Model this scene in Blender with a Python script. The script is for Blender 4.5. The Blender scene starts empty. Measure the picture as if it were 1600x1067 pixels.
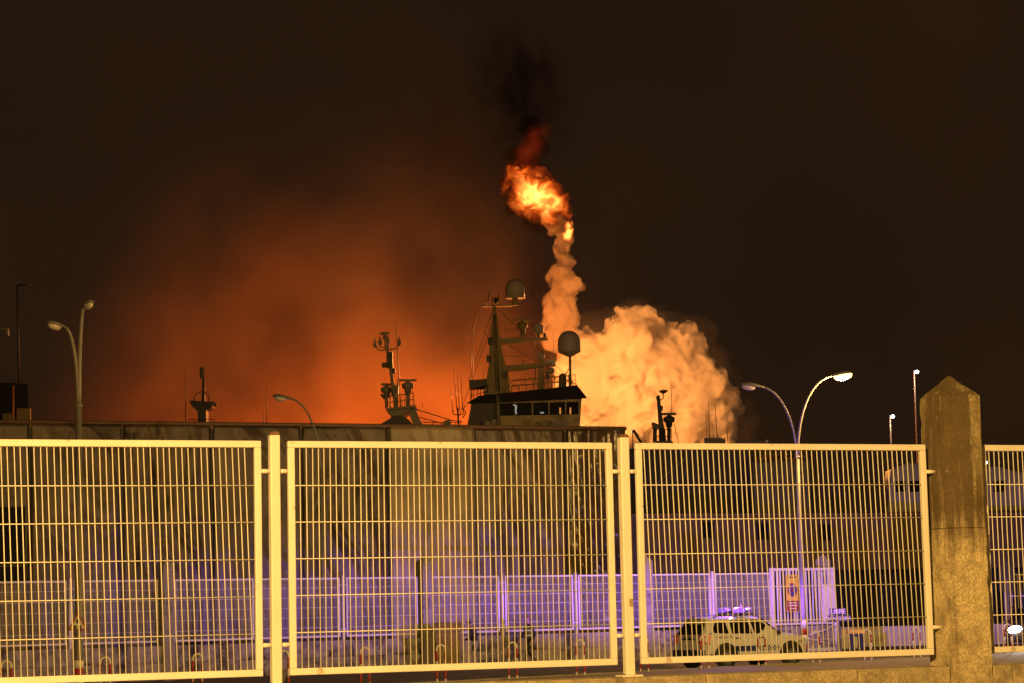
import bpy, bmesh, math, random
import numpy as np
from mathutils import Vector, Matrix, noise
R = math.radians
scene = bpy.context.scene
COL = scene.collection
EYE = 2.1                                   # eye height above the street (street is z = 0)
F = 3600.0                                  # focal length in pixels of the 1600 px wide photograph
HOR, ROLL = 947.5, 0.0218
TH = math.atan((HOR - 533.5) / F)
# ------------------------------------------------------------------ camera
_r0, _u0, _f0 = Vector((1, 0, 0)), Vector((0, -math.sin(TH), math.cos(TH))), Vector((0, math.cos(TH), math.sin(TH)))
CR = _r0 * math.cos(ROLL) - _u0 * math.sin(ROLL)
CU = _r0 * math.sin(ROLL) + _u0 * math.cos(ROLL)
cam = bpy.data.cameras.new('camera')
cam.sensor_width, cam.lens = 36.0, 36.0 * F / 1600.0
cam.clip_start, cam.clip_end = 0.1, 6000
camo = bpy.data.objects.new('camera', cam)
COL.objects.link(camo)
m = Matrix((CR, CU, -_f0)).transposed().to_4x4()
m.translation = Vector((0, 0, EYE))
camo.matrix_world = m
scene.camera = camo
# ------------------------------------------------------------------ night sky: town light on low cloud
world = bpy.data.worlds.new('World')
scene.world = world
world.use_nodes = True
bg = world.node_tree.nodes['Background']
bg.inputs[0].default_value = (0.0180, 0.0084, 0.0037, 1)
bg.inputs[1].default_value = 1.0
_n, _l = world.node_tree.nodes, world.node_tree.links
_tc, _nz, _rp = _n.new('ShaderNodeTexCoord'), _n.new('ShaderNodeTexNoise'), _n.new('ShaderNodeValToRGB')
_nz.inputs['Scale'].default_value, _nz.inputs['Detail'].default_value = 7.0, 4
_rp.color_ramp.elements[0].position, _rp.color_ramp.elements[1].position = 0.3, 0.72
_rp.color_ramp.elements[0].color, _rp.color_ramp.elements[1].color = (0.0150, 0.0070, 0.0032, 1), (0.0212, 0.0100, 0.0043, 1)
_l.new(_tc.outputs['Generated'], _nz.inputs['Vector'])
_l.new(_nz.outputs['Fac'], _rp.inputs[0])
_l.new(_rp.outputs[0], bg.inputs[0])
vs = scene.view_settings
vs.view_transform, vs.look, vs.exposure, vs.gamma = 'Standard', 'None', 0.0, 1.0
cy = scene.cycles
cy.use_denoising = True
cy.max_bounces = 10
cy.diffuse_bounces, cy.glossy_bounces, cy.transmission_bounces = 3, 3, 4
cy.volume_bounces = 5
cy.volume_step_rate = 0.6
cy.volume_max_steps = 256
cy.sample_clamp_indirect = 4.0
cy.caustics_reflective = cy.caustics_refractive = False
SODIUM = (1.0, 0.555, 0.135)
FIRE = (1.0, 0.295, 0.045)

rnd = random.Random(7)

def at(px, py, D):
    """world point seen at pixel (px,py) of the photograph at distance D"""
    d = CR * ((px - 800) / F) + CU * ((533.5 - py) / F) + _f0
    return Vector((0, 0, EYE)) + d * (D / d.y)

def gnd(px, py, z=0.0):
    d = CR * ((px - 800) / F) + CU * ((533.5 - py) / F) + _f0
    return Vector((0, 0, EYE)) + d * ((z - EYE) / d.z)

# ------------------------------------------------------------------ materials
MATS = {}
def nodemat(name):
    ma = bpy.data.materials.new(name)
    ma.use_nodes = True
    nt = ma.node_tree
    return ma, nt, nt.nodes['Principled BSDF']

def mat(name, col, rough=0.6, metal=0.0, var=0.12, scale=6.0, bump=0.0, bscale=40.0, spec=0.5, dirt=None, dscale=1.5, dlo=0.5, dhi=0.7, stretch=None):
    if name in MATS:
        return MATS[name]
    ma, nt, p = nodemat(name)
    N, L = nt.nodes, nt.links
    tc = N.new('ShaderNodeTexCoord')
    src = tc.outputs['Object']
    if stretch:
        mp = N.new('ShaderNodeMapping')
        mp.inputs['Scale'].default_value = stretch
        L.new(src, mp.inputs[0])
        src = mp.outputs[0]
    nz = N.new('ShaderNodeTexNoise')
    nz.inputs['Scale'].default_value = scale
    nz.inputs['Detail'].default_value = 6
    L.new(src, nz.inputs['Vector'])
    rp = N.new('ShaderNodeValToRGB')
    c = col
    rp.color_ramp.elements[0].position, rp.color_ramp.elements[1].position = 0.3, 0.7
    rp.color_ramp.elements[0].color = (c[0] * (1 - var), c[1] * (1 - var), c[2] * (1 - var), 1)
    rp.color_ramp.elements[1].color = (min(1, c[0] * (1 + var)), min(1, c[1] * (1 + var)), min(1, c[2] * (1 + var)), 1)
    L.new(nz.outputs['Fac'], rp.inputs[0])
    out = rp.outputs[0]
    if dirt:
        n2 = N.new('ShaderNodeTexNoise')
        n2.inputs['Scale'].default_value = dscale
        n2.inputs['Detail'].default_value = 9
        n2.inputs['Roughness'].default_value = 0.65
        L.new(src, n2.inputs['Vector'])
        mr = N.new('ShaderNodeMapRange')
        mr.inputs['From Min'].default_value, mr.inputs['From Max'].default_value = dlo, dhi
        L.new(n2.outputs['Fac'], mr.inputs['Value'])
        mx = N.new('ShaderNodeMix')
        mx.data_type = 'RGBA'
        L.new(mr.outputs[0], mx.inputs['Factor'])
        L.new(out, mx.inputs[6])
        mx.inputs[7].default_value = (*dirt, 1)
        out = mx.outputs[2]
    L.new(out, p.inputs['Base Color'])
    p.inputs['Roughness'].default_value = rough
    p.inputs['Metallic'].default_value = metal
    p.inputs['Specular IOR Level'].default_value = spec
    if bump:
        n3 = N.new('ShaderNodeTexNoise')
        n3.inputs['Scale'].default_value = bscale
        n3.inputs['Detail'].default_value = 5
        L.new(src, n3.inputs['Vector'])
        b = N.new('ShaderNodeBump')
        b.inputs['Strength'].default_value = bump
        b.inputs['Distance'].default_value = 0.02
        L.new(n3.outputs['Fac'], b.inputs['Height'])
        L.new(b.outputs[0], p.inputs['Normal'])
    MATS[name] = ma
    return ma

def emat(name, col, strength, base=0.6):
    if name in MATS:
        return MATS[name]
    ma, nt, p = nodemat(name)
    p.inputs['Base Color'].default_value = (base, base, base, 1)
    p.inputs['Emission Color'].default_value = (*col, 1)
    p.inputs['Emission Strength'].default_value = strength
    MATS[name] = ma
    return ma

def granite(name, base, dark, streak=True):
    ma, nt, p = nodemat(name)
    N, L = nt.nodes, nt.links
    tc = N.new('ShaderNodeTexCoord')
    def noi(scale, detail, stretch=None, rough=0.6):
        s = tc.outputs['Object']
        if stretch:
            mp = N.new('ShaderNodeMapping')
            mp.inputs['Scale'].default_value = stretch
            L.new(s, mp.inputs[0])
            s = mp.outputs[0]
        n = N.new('ShaderNodeTexNoise')
        n.inputs['Scale'].default_value, n.inputs['Detail'].default_value, n.inputs['Roughness'].default_value = scale, detail, rough
        L.new(s, n.inputs['Vector'])
        return n.outputs['Fac']
    def rng(v, a, b, lo=0.0, hi=1.0):
        r = N.new('ShaderNodeMapRange')
        r.inputs['From Min'].default_value, r.inputs['From Max'].default_value = a, b
        r.inputs['To Min'].default_value, r.inputs['To Max'].default_value = lo, hi
        L.new(v, r.inputs['Value'])
        return r.outputs[0]
    def mix(f, a, b):
        x = N.new('ShaderNodeMix')
        x.data_type = 'RGBA'
        L.new(f, x.inputs['Factor'])
        for i, v in ((6, a), (7, b)):
            if isinstance(v, tuple):
                x.inputs[i].default_value = (*v, 1)
            else:
                L.new(v, x.inputs[i])
        return x.outputs[2]
    speck = rng(noi(55, 4, None, 0.75), 0.38, 0.62)
    c = mix(speck, tuple(v * 0.55 for v in base), tuple(min(1, v * 1.35) for v in base))
    blot = rng(noi(4, 8, None, 0.72), 0.45, 0.68)
    c = mix(blot, c, tuple(v * 0.38 for v in base))
    if streak:
        # black lichen and rain streaks, heavier towards the weathered top of the pillar
        st = noi(1.0, 5, (7, 7, 0.45), 0.6)
        sx = N.new('ShaderNodeSeparateXYZ')
        L.new(tc.outputs['Object'], sx.inputs[0])
        hgt = rng(sx.outputs['Z'], 2.45, 2.95, -0.14, 0.14)
        ad = N.new('ShaderNodeMath')
        L.new(st, ad.inputs[0])
        L.new(hgt, ad.inputs[1])
        c = mix(rng(ad.outputs[0], 0.43, 0.62, 0.0, 0.9), c, dark)
        wh = rng(noi(15, 5, (1, 1, 0.45), 0.8), 0.63, 0.7)
        c = mix(wh, c, (0.62, 0.6, 0.52))
    L.new(c, p.inputs['Base Color'])
    p.inputs['Roughness'].default_value = 0.9
    p.inputs['Specular IOR Level'].default_value = 0.25
    b = N.new('ShaderNodeBump')
    b.inputs['Strength'].default_value, b.inputs['Distance'].default_value = 0.7, 0.012
    L.new(noi(42, 6, None, 0.7), b.inputs['Height'])
    L.new(b.outputs[0], p.inputs['Normal'])
    MATS[name] = ma
    return ma

def volmat(name, col, density, aniso=0.2, absorb=(0, 0, 0)):
    ma = bpy.data.materials.new(name)
    ma.use_nodes = True
    nt = ma.node_tree
    nt.nodes.remove(nt.nodes['Principled BSDF'])
    o = nt.nodes['Material Output']
    v = nt.nodes.new('ShaderNodeVolumePrincipled')
    v.inputs['Color'].default_value = (*col, 1)
    v.inputs['Density'].default_value = density
    v.inputs['Anisotropy'].default_value = aniso
    v.inputs['Absorption Color'].default_value = (*absorb, 1)
    nt.links.new(v.outputs[0], o.inputs['Volume'])
    return ma, nt, v

WHITE = mat('white_gloss_paint', (0.76, 0.75, 0.72), 0.45, var=0.06, scale=2.2, dirt=(0.30, 0.19, 0.10), dscale=6, dlo=0.61, dhi=0.72, bump=0.15, bscale=25)
FARWHITE = mat('white_fence_paint', (0.72, 0.71, 0.7), 0.5, var=0.06, scale=4)
GRAN = granite('weathered_granite', (0.56, 0.48, 0.31), (0.085, 0.06, 0.028))
GRAN2 = granite('wall_granite', (0.43, 0.37, 0.25), (0.05, 0.045, 0.035), streak=False)
FARSTONE = mat('far_granite', (0.3, 0.28, 0.25), 0.9, var=0.3, scale=14, dirt=(0.06, 0.05, 0.045), dscale=2.2, dlo=0.52, dhi=0.72, bump=0.4)
CONCRETE = mat('stained_concrete', (0.34, 0.31, 0.3), 0.9, var=0.2, scale=5, dirt=(0.035, 0.03, 0.028), dscale=1.6, dlo=0.46, dhi=0.64, bump=0.4, bscale=14)
ASPHALT = mat('asphalt', (0.13, 0.11, 0.095), 0.75, var=0.3, scale=1.2, bump=0.5, bscale=60)
PAVE = mat('pavement_concrete', (0.32, 0.26, 0.17), 0.85, var=0.18, scale=3, bump=0.3, bscale=50)
KERB = mat('kerb_stone', (0.3, 0.29, 0.26), 0.85, var=0.2, scale=8)
LINEP = mat('road_line_paint', (0.7, 0.7, 0.67), 0.7, var=0.2, scale=9)
REDP = mat('red_band_paint', (0.42, 0.03, 0.025), 0.5, var=0.12)
WHITEB = mat('white_band_paint', (0.75, 0.73, 0.7), 0.5, var=0.08)
GALV = mat('galvanised_steel', (0.17, 0.165, 0.16), 0.45, metal=0.0, var=0.12, scale=5)
LAMPGREY = mat('lamp_housing_grey', (0.14, 0.14, 0.14), 0.5, var=0.1)
RUSTCAP = mat('rusty_cap', (0.16, 0.08, 0.04), 0.9, var=0.4, scale=20)
BLACK = mat('black_rubber', (0.018, 0.018, 0.02), 0.7, var=0.2)
DARK = mat('dark_painted_steel', (0.045, 0.045, 0.05), 0.5, var=0.25, scale=3)
GLASS = mat('dark_window_glass', (0.012, 0.013, 0.016), 0.08, var=0.1, spec=0.8)

# ------------------------------------------------------------------ mesh helpers
class MB:
    def __init__(self):
        self.v, self.f, self.s = [], [], []
    def add(self, vs, fs, smooth=False):
        o = len(self.v)
        self.v += [tuple(x) for x in vs]
        self.f += [tuple(i + o for i in f) for f in fs]
        self.s += [smooth] * len(fs)
        return self
    def box(self, c, s, rz=0.0, M=None):
        c = Vector(c)
        rot = M if M is not None else Matrix.Rotation(rz, 3, 'Z')
        vs = [c + rot @ Vector((sx * s[0] / 2, sy * s[1] / 2, sz * s[2] / 2)) for sz in (-1, 1) for sx, sy in ((-1, -1), (1, -1), (1, 1), (-1, 1))]
        return self.add(vs, [(3, 2, 1, 0), (4, 5, 6, 7), (0, 1, 5, 4), (1, 2, 6, 5), (2, 3, 7, 6), (3, 0, 4, 7)])
    def hexa(self, b, t):
        """bottom and top quads, same winding"""
        return self.add(list(b) + list(t), [(3, 2, 1, 0), (4, 5, 6, 7), (0, 1, 5, 4), (1, 2, 6, 5), (2, 3, 7, 6), (3, 0, 4, 7)])
    def prism(self, pts, off):
        pts = [Vector(p) for p in pts]
        off = Vector(off)
        n = len(pts)
        return self.add(pts + [p + off for p in pts], [tuple(range(n))[::-1], tuple(range(n, 2 * n))] + [(i, (i + 1) % n, (i + 1) % n + n, i + n) for i in range(n)])
    def tube(self, pts, r, seg=8, smooth=True, cap=True):
        pts = [Vector(p) for p in pts]
        rs = r if isinstance(r, (list, tuple)) else [r] * len(pts)
        vs, fs = [], []
        prev = None
        for i, p in enumerate(pts):
            a = pts[max(0, i - 1)]
            b = pts[min(len(pts) - 1, i + 1)]
            t = (b - a).normalized()
            if prev is None:
                ref = Vector((0, 0, 1)) if abs(t.z) < 0.9 else Vector((1, 0, 0))
                n = t.cross(ref).normalized()
            else:
                n = (prev - t * prev.dot(t)).normalized()
            prev = n
            bb = t.cross(n)
            for k in range(seg):
                an = 2 * math.pi * k / seg
                vs.append(p + (n * math.cos(an) + bb * math.sin(an)) * rs[i])
        for i in range(len(pts) - 1):
            for k in range(seg):
                k2 = (k + 1) % seg
                fs.append((i * seg + k, i * seg + k2, (i + 1) * seg + k2, (i + 1) * seg + k))
        self.add(vs, fs, smooth)
        if cap:
            o = len(self.v) - len(vs)
            self.f += [tuple(o + k for k in range(seg))[::-1], tuple(o + (len(pts) - 1) * seg + k for k in range(seg))]
            self.s += [False, False]
        return self
    def lathe(self, prof, c=(0, 0, 0), seg=16, axis=None, smooth=True):
        """profile of (radius, height) turned about z (or axis matrix)"""
        c = Vector(c)
        vs, fs = [], []
        for r, h in prof:
            for k in range(seg):
                a = 2 * math.pi * k / seg
                p = Vector((r * math.cos(a), r * math.sin(a), h))
                vs.append(c + (axis @ p if axis is not None else p))
        for i in range(len(prof) - 1):
            for k in range(seg):
                k2 = (k + 1) % seg
                fs.append((i * seg + k, i * seg + k2, (i + 1) * seg + k2, (i + 1) * seg + k))
        self.add(vs, fs, smooth)
        o = len(self.v) - len(vs)
        self.f += [tuple(o + k for k in range(seg))[::-1], tuple(o + (len(prof) - 1) * seg + k for k in range(seg))]
        self.s += [False, False]
        return self
    def ell(self, c, r, seg=12, M=None):
        c = Vector(c)
        vs, fs = [], []
        n = seg // 2
        for i in range(n + 1):
            th = math.pi * (0.02 + 0.96 * i / n)
            for k in range(seg):
                a = 2 * math.pi * k / seg
                p = Vector((r[0] * math.sin(th) * math.cos(a), r[1] * math.sin(th) * math.sin(a), r[2] * math.cos(th)))
                vs.append(c + (M @ p if M is not None else p))
        for i in range(n):
            for k in range(seg):
                k2 = (k + 1) % seg
                fs.append((i * seg + k, (i + 1) * seg + k, (i + 1) * seg + k2, i * seg + k2))
        self.add(vs, fs, True)
        o = len(self.v) - len(vs)
        self.f += [tuple(o + k for k in range(seg)), tuple(o + n * seg + k for k in range(seg))[::-1]]
        self.s += [True, True]
        return self
    def mesh(self, name, m):
        me = bpy.data.meshes.new(name)
        me.from_pydata(self.v, [], self.f)
        me.polygons.foreach_set('use_smooth', self.s)
        if m:
            me.materials.append(m)
        me.update()
        return me
    def build(self, name, m, parent=None, loc=None, rz=0.0, bevel=0.0):
        me = self.mesh(name, m)
        o = link(name, me, parent)
        if loc is not None:
            o.location = loc
        o.rotation_euler.z = rz
        if bevel:
            b = o.modifiers.new('bevel', 'BEVEL')
            b.width, b.segments, b.limit_method = bevel, 2, 'ANGLE'
        return o

def link(name, data, parent=None):
    o = bpy.data.objects.new(name, data)
    COL.objects.link(o)
    o.parent = parent
    return o

def tag(o, label=None, cat=None, group=None, kind=None):
    for k, v in (('label', label), ('category', cat), ('group', group), ('kind', kind)):
        if v:
            o[k] = v
    return o

def thing(name, label, cat, loc=(0, 0, 0), rz=0.0, group=None):
    o = link(name, None)
    o.location = loc
    o.rotation_euler.z = rz
    o.empty_display_size = 0.2
    return tag(o, label, cat, group)

def copy_tree(o, parent=None):
    c = o.copy()
    COL.objects.link(c)
    c.parent = parent
    for ch in [x for x in CHILDREN(o)]:
        copy_tree(ch, c)
    return c

def CHILDREN(o):
    return list(o.children)

def box(c, s, rz=0.0):
    return MB().box(c, s, rz)

def light(name, loc, power, col, radius=0.2, kind='POINT', rot=None, spot=None, parent=None):
    l = bpy.data.lights.new(name, kind)
    l.energy, l.color = power, col
    l.shadow_soft_size = radius
    if spot:
        l.spot_size, l.spot_blend = spot
    o = bpy.data.objects.new(name, l)
    COL.objects.link(o)
    o.parent = parent
    o.location = loc
    if rot:
        o.rotation_euler = rot
    return o

# ------------------------------------------------------------------ setting: ground, road, pavements
g = MB()
g.add([(-900, -300, -0.12), (900, -300, -0.12), (900, 1500, -0.12), (-900, 1500, -0.12)], [(0, 1, 2, 3)])
tag(g.build('ground', mat('quay_ground', (0.09, 0.085, 0.08), 0.9, var=0.25, scale=0.3)), kind='structure')
FA = R(21.2)                                             # near fence direction
fu, fn = Vector((math.cos(FA), math.sin(FA), 0)), Vector((math.sin(FA), -math.cos(FA), 0))
FP0 = Vector((-2.0646, 19.771, 0))                       # middle of the gap at the first post
def fl(k, n=0.0, z=0.0):
    return FP0 + fu * k + fn * n + Vector((0, 0, z))
# hoop line / kerb line
H0, H1 = Vector((-10.3, 56.1, 0)), Vector((13.08, 79.0, 0))
hu = (H1 - H0).normalized()
hn = Vector((hu.y, -hu.x, 0))                            # towards the camera
def hl(k, n=0.0, z=0.0):
    return H0 + hu * k + hn * n + Vector((0, 0, z))
rd = MB()
rd.add([hl(-60, -0.1, 0), hl(75, -0.1, 0), hl(75, -60, 0), hl(-60, -60, 0)], [(0, 1, 2, 3)])
tag(rd.build('road', ASPHALT), kind='structure')
pv = MB()
pv.prism([hl(-60, 0.35, -0.1), hl(75, 0.35, -0.1), hl(75, 40, -0.1), hl(-60, 40, -0.1)], (0, 0, 0.2))
tag(pv.build('pavement', PAVE), kind='structure')
kb = MB()
tag(kb_o := link('kerb', None), kind='structure')
kme = box((0, 0, 0), (0.985, 0.18, 0.24)).mesh('kerb_stone', KERB)
for i in range(-14, 56):
    o = link('kerb_stone', kme, kb_o)
    o.location = hl(i, 0.24, 0.005 + 0.004 * (i % 3))
    o.rotation_euler.z = math.atan2(hu.y, hu.x)
# near terrace where the photographer stands
NT = 0.45
tr = MB()
tr.prism([(-60, -60, -0.1), (60, -60, -0.1), tuple(fl(60, 0.1, -0.1)), tuple(fl(-60, 0.1, -0.1))], (0, 0, NT + 0.1))
tag(tr.build('terrace_pavement', PAVE), kind='structure')
for (px, py, ln, w) in ((1272, 1034, 1.6, 0.12), (1330, 1033.5, 1.4, 0.12), (1368, 1029, 1.2, 0.12), (1105, 1047, 1.0, 0.1)):
    p = gnd(px, py)
    b = MB().box((0, 0, 0), (ln, w, 0.004))
    o = b.build('road_marking', LINEP, None, (p.x, p.y, 0.006), 0.5)
    tag(o, kind='structure')

# ------------------------------------------------------------------ near granite wall, pillar and fence
ZB = 1.562                                               # underside of near panels
WT = 1.455                                               # top of the near wall
wall = thing('granite_wall', 'low granite block wall along the bottom carrying the white fence', 'wall', fl(0, 0, 0), FA)
k = -9.0
i = 0
PK0 = 6.53
while k < 14:
    ln = 1.62 + 0.12 * ((i * 37) % 5 - 2) / 2
    nxt = k + ln
    segs = [(k, nxt)]
    for (a, b_) in segs:
        for (a2, b2) in ((a, min(b_, PK0 - 0.02)), (max(a, PK0 + 0.44), b_)):
            if b2 - a2 > 0.1:
                o = MB().box(((a2 + b2) / 2, 0, 0), (b2 - a2 - 0.008, 0.36 + 0.006 * (i % 2), 0.42)).build('coping_stone', GRAN2, wall, (0, 0, WT - 0.21 - 0.002 * (i % 2)), bevel=0.012)
                o2 = MB().box(((a2 + b2) / 2, 0, 0), (b2 - a2 - 0.008, 0.31, WT - 0.42 + 0.1)).build('stone_block', GRAN2, wall, (0, 0, (WT - 0.42 - 0.1) / 2), bevel=0.012)
    k = nxt
    i += 1
PW = 0.42
pc = fl(PK0 + PW / 2, 0, 0)
pil = thing('stone_pillar', 'tall weathered granite pillar with pointed top between two white fence panels', 'pillar', pc, FA)
def shaft(z0, z1, w, nx=6, nz=24, jit=0.003, apex=None, seed=0):
    """a rough-hewn square shaft: gridded faces, edges slightly worn"""
    mb = MB()
    ring = []
    n = nx
    for s in range(4):
        for q in range(n):
            t = -w / 2 + w * q / n
            ring.append([(t, -w / 2), (w / 2, t), (-t, w / 2), (-w / 2, -t)][s])
    levels = [z0 + (z1 - z0) * j / nz for j in range(nz + 1)]
    vs, fs = [], []
    for z in levels:
        for (x, y) in ring:
            v = noise.noise_vector(Vector((x * 7, y * 7, z * 7 + seed))) * jit * 2
            chip = max(0.0, noise.noise(Vector((x * 9, y * 9, z * 6.5 + seed * 3))) - .12) * .07
            e = 1 - (0.014 + chip if abs(abs(x) - abs(y)) < 1e-6 else 0)
            vs.append((x * e + v.x, y * e + v.y, z))
    L_ = 4 * n
    for j in range(nz):
        for q in range(L_):
            q2 = (q + 1) % L_
            fs.append((j * L_ + q, j * L_ + q2, (j + 1) * L_ + q2, (j + 1) * L_ + q))
    if apex:
        base = nz * L_
        m_ = 5
        for lv in range(1, m_):
            t = lv / m_
            for (x, y) in ring:
                v = noise.noise_vector(Vector((x * 9, y * 9, lv * 3.3))) * jit * 2
                vs.append((x * (1 - t) + v.x, y * (1 - t) + v.y, z1 + (apex - z1) * t + v.z))
        for lv in range(m_ - 1):
            for q in range(L_):
                q2 = (q + 1) % L_
                fs.append((base + lv * L_ + q, base + lv * L_ + q2, base + (lv + 1) * L_ + q2, base + (lv + 1) * L_ + q))
        vs.append((0, 0, apex))
        top = base + (m_ - 1) * L_
        for q in range(L_):
            fs.append((top + q, top + (q + 1) % L_, len(vs) - 1))
    else:
        fs.append(tuple(nz * L_ + q for q in range(L_)))
    fs.append(tuple(range(L_))[::-1])
    return mb.add(vs, fs)
shaft(0.3, 2.752, PW + 0.006, seed=3, nx=8, nz=60).build('stone_block', GRAN, pil)
up = shaft(2.758, 4.02, PW, seed=9, apex=4.235, nx=8, nz=34).build('stone_block', GRAN, pil)
tag(up, 'upper block darkened by black streaks, pyramid top')

PANW, GAP = 3.039, 0.2383
FT = 0.058
barme = MB().tube([(0, 0, -.947), (0, 0, .947)], 0.0047, 6).mesh('bar', WHITE)
wireme = MB().tube([(0, 0, 0), (PANW - 2 * FT + 0.01, 0, 0)], 0.0045, 6).mesh('wire', WHITE)
def near_panel(k0, label, skew, wid=PANW):
    t = thing('barred_fence', label, 'fence', fl(k0, 0, ZB), FA, 'white fence panels on the granite wall')
    fr = MB()
    for (x0, x1, z0, z1) in ((0, wid, 0, FT), (0, wid, 2 - FT, 2), (0, FT, FT + .0005, 2 - FT - .0005), (wid - FT, wid, FT + .0005, 2 - FT - .0005)):
        fr.box(((x0 + x1) / 2, 0, (z0 + z1) / 2), (x1 - x0, 0.05, z1 - z0))
    fr.build('frame', WHITE, t, bevel=0.006)
    n = int((wid - 2 * FT) / 0.0535)
    sp = (wid - 2 * FT) / n
    for i in range(1, n):
        x = FT + i * sp + rnd.uniform(-0.003, 0.003)
        hs = skew * 0.942
        if x - hs < FT - 0.01 or x + hs > wid - FT + 0.012:
            x = min(max(x, FT + abs(hs)), wid - FT - abs(hs))
        o = link('bar', barme, t)
        o.location = (x, 0.002, 1.0)
        o.rotation_euler.y = -math.atan(skew) + rnd.gauss(0, 0.0016)
        o.rotation_euler.x = rnd.gauss(0, 0.002)
    for j in range(1, 6):
        o = link('wire', wireme, t)
        o.location = (FT - 0.005, -0.012, FT + (2 - 2 * FT) * j / 6 - 0.012)
        o.rotation_euler.y = rnd.uniform(-0.001, 0.001)
    return t
near_panel(-GAP / 2 - PANW, 'white barred fence panel cut by the photo edge, before the warning triangle', 0.034)
near_panel(GAP / 2, 'white barred fence panel between the two square steel posts', 0.0)
near_panel(GAP / 2 + PANW + GAP, 'white barred fence panel in front of the police car', 0.03)
near_panel(PK0 + PW + 0.10, 'white barred fence panel on the far side of the stone pillar', 0.006)
def pin(t, x0, x1, z):
    MB().tube([(x0, 0, z), (x1, 0, z)], 0.019, 10).build('hinge_pin', WHITE, t)
for idx, lab in ((0, 'square white steel post beside the warning triangle panel'), (1, 'square white steel post beside the panel before the police car')):
    kc = idx * (PANW + GAP)
    t = thing('fence_post', lab, 'post', fl(kc, 0, WT), FA, 'square posts of the near fence')
    HP = 2.05 + ZB - WT
    MB().box((0, 0, HP / 2 + .008), (0.086, 0.086, HP - .016)).build('post', WHITE, t, bevel=0.008)
    MB().hexa([(-.046, -.046, 0), (.046, -.046, 0), (.046, .046, 0), (-.046, .046, 0)], [(-.03, -.03, .028), (.03, -.03, .028), (.03, .03, .028), (-.03, .03, .028)]).build('cap', RUSTCAP, t, (0, 0, HP + .001))
    MB().box((0, 0, 0.008), (0.2, 0.16, 0.016)).build('base_plate', WHITE, t)
    if idx == 0:
        MB().box((0.052, -0.02, 0.10), (0.022, 0.03, 0.085)).tube([(0.055, -0.04, 0.16), (0.066, -0.045, 0.10), (0.055, -0.04, 0.05)], .007, 6).build('latch', DARK, t)
    else:
        MB().box((0.018, -0.0445, 0.66), (0.036, 0.003, 0.07)).build('sticker_patch', mat('sticker_yellow', (.34, .27, .17), .8, var=.2), t)  # small yellow sticker on the post face
    for z in (0.012,):
        for x_, y_ in ((-.075, -.055), (.075, -.055), (.075, .055), (-.075, .055)):
            MB().lathe([(.011, 0), (.011, .012)], (x_, y_, .016), 6).build('bolt', RUSTCAP, t)
    zz = ZB - WT
    for z in (0.26 + zz, 1.74 + zz):
        pin(t, -GAP / 2 - 0.002, -0.044, z)
        pin(t, 0.044, GAP / 2 + 0.002, z)
for z in (0.26, 1.74):
    pin(pil, -PW / 2 - 0.105, -PW / 2 + 0.02, ZB + z)
    pin(pil, PW / 2 - 0.02, PW / 2 + 0.105, ZB + z)

# ------------------------------------------------------------------ street lamps
def lamp_head(mb_h, mb_l, p, d, s=1.0, bowl=1.0):
    """cobra head: housing and lens bowl at p pointing along horizontal dir d, nose slightly up"""
    d = Vector(d).normalized()
    up = Vector((0, 0, 1))
    side = d.cross(up).normalized()
    u = side.cross(d)
    M = Matrix((d, side, u)).transposed()
    prof = [(0.0, 0.045), (0.1, 0.075), (0.3, 0.12), (0.55, 0.15), (0.75, 0.13), (0.86, 0.06)]
    vs, fs, seg = [], [], 12
    for x, r in prof:
        for k in range(seg):
            a = 2 * math.pi * k / seg
            z = math.sin(a)
            vs.append(Vector(p) + M @ Vector((x * s, r * 1.15 * math.cos(a) * s, (r * 0.85 * z if z > 0 else r * 0.25 * z) * s)))
    for i in range(len(prof) - 1):
        for k in range(seg):
            k2 = (k + 1) % seg
            fs.append((i * seg + k, i * seg + k2, (i + 1) * seg + k2, (i + 1) * seg + k))
    fs += [tuple(range(seg))[::-1], tuple((len(prof) - 1) * seg + k for k in range(seg))]
    mb_h.add(vs, fs, True)
    mb_l.ell(Vector(p) + M @ Vector((0.55 * s, 0, -0.045 * s * bowl)), (0.27 * s * bowl, 0.14 * s * bowl, 0.13 * s * bowl), 12, M)

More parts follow.
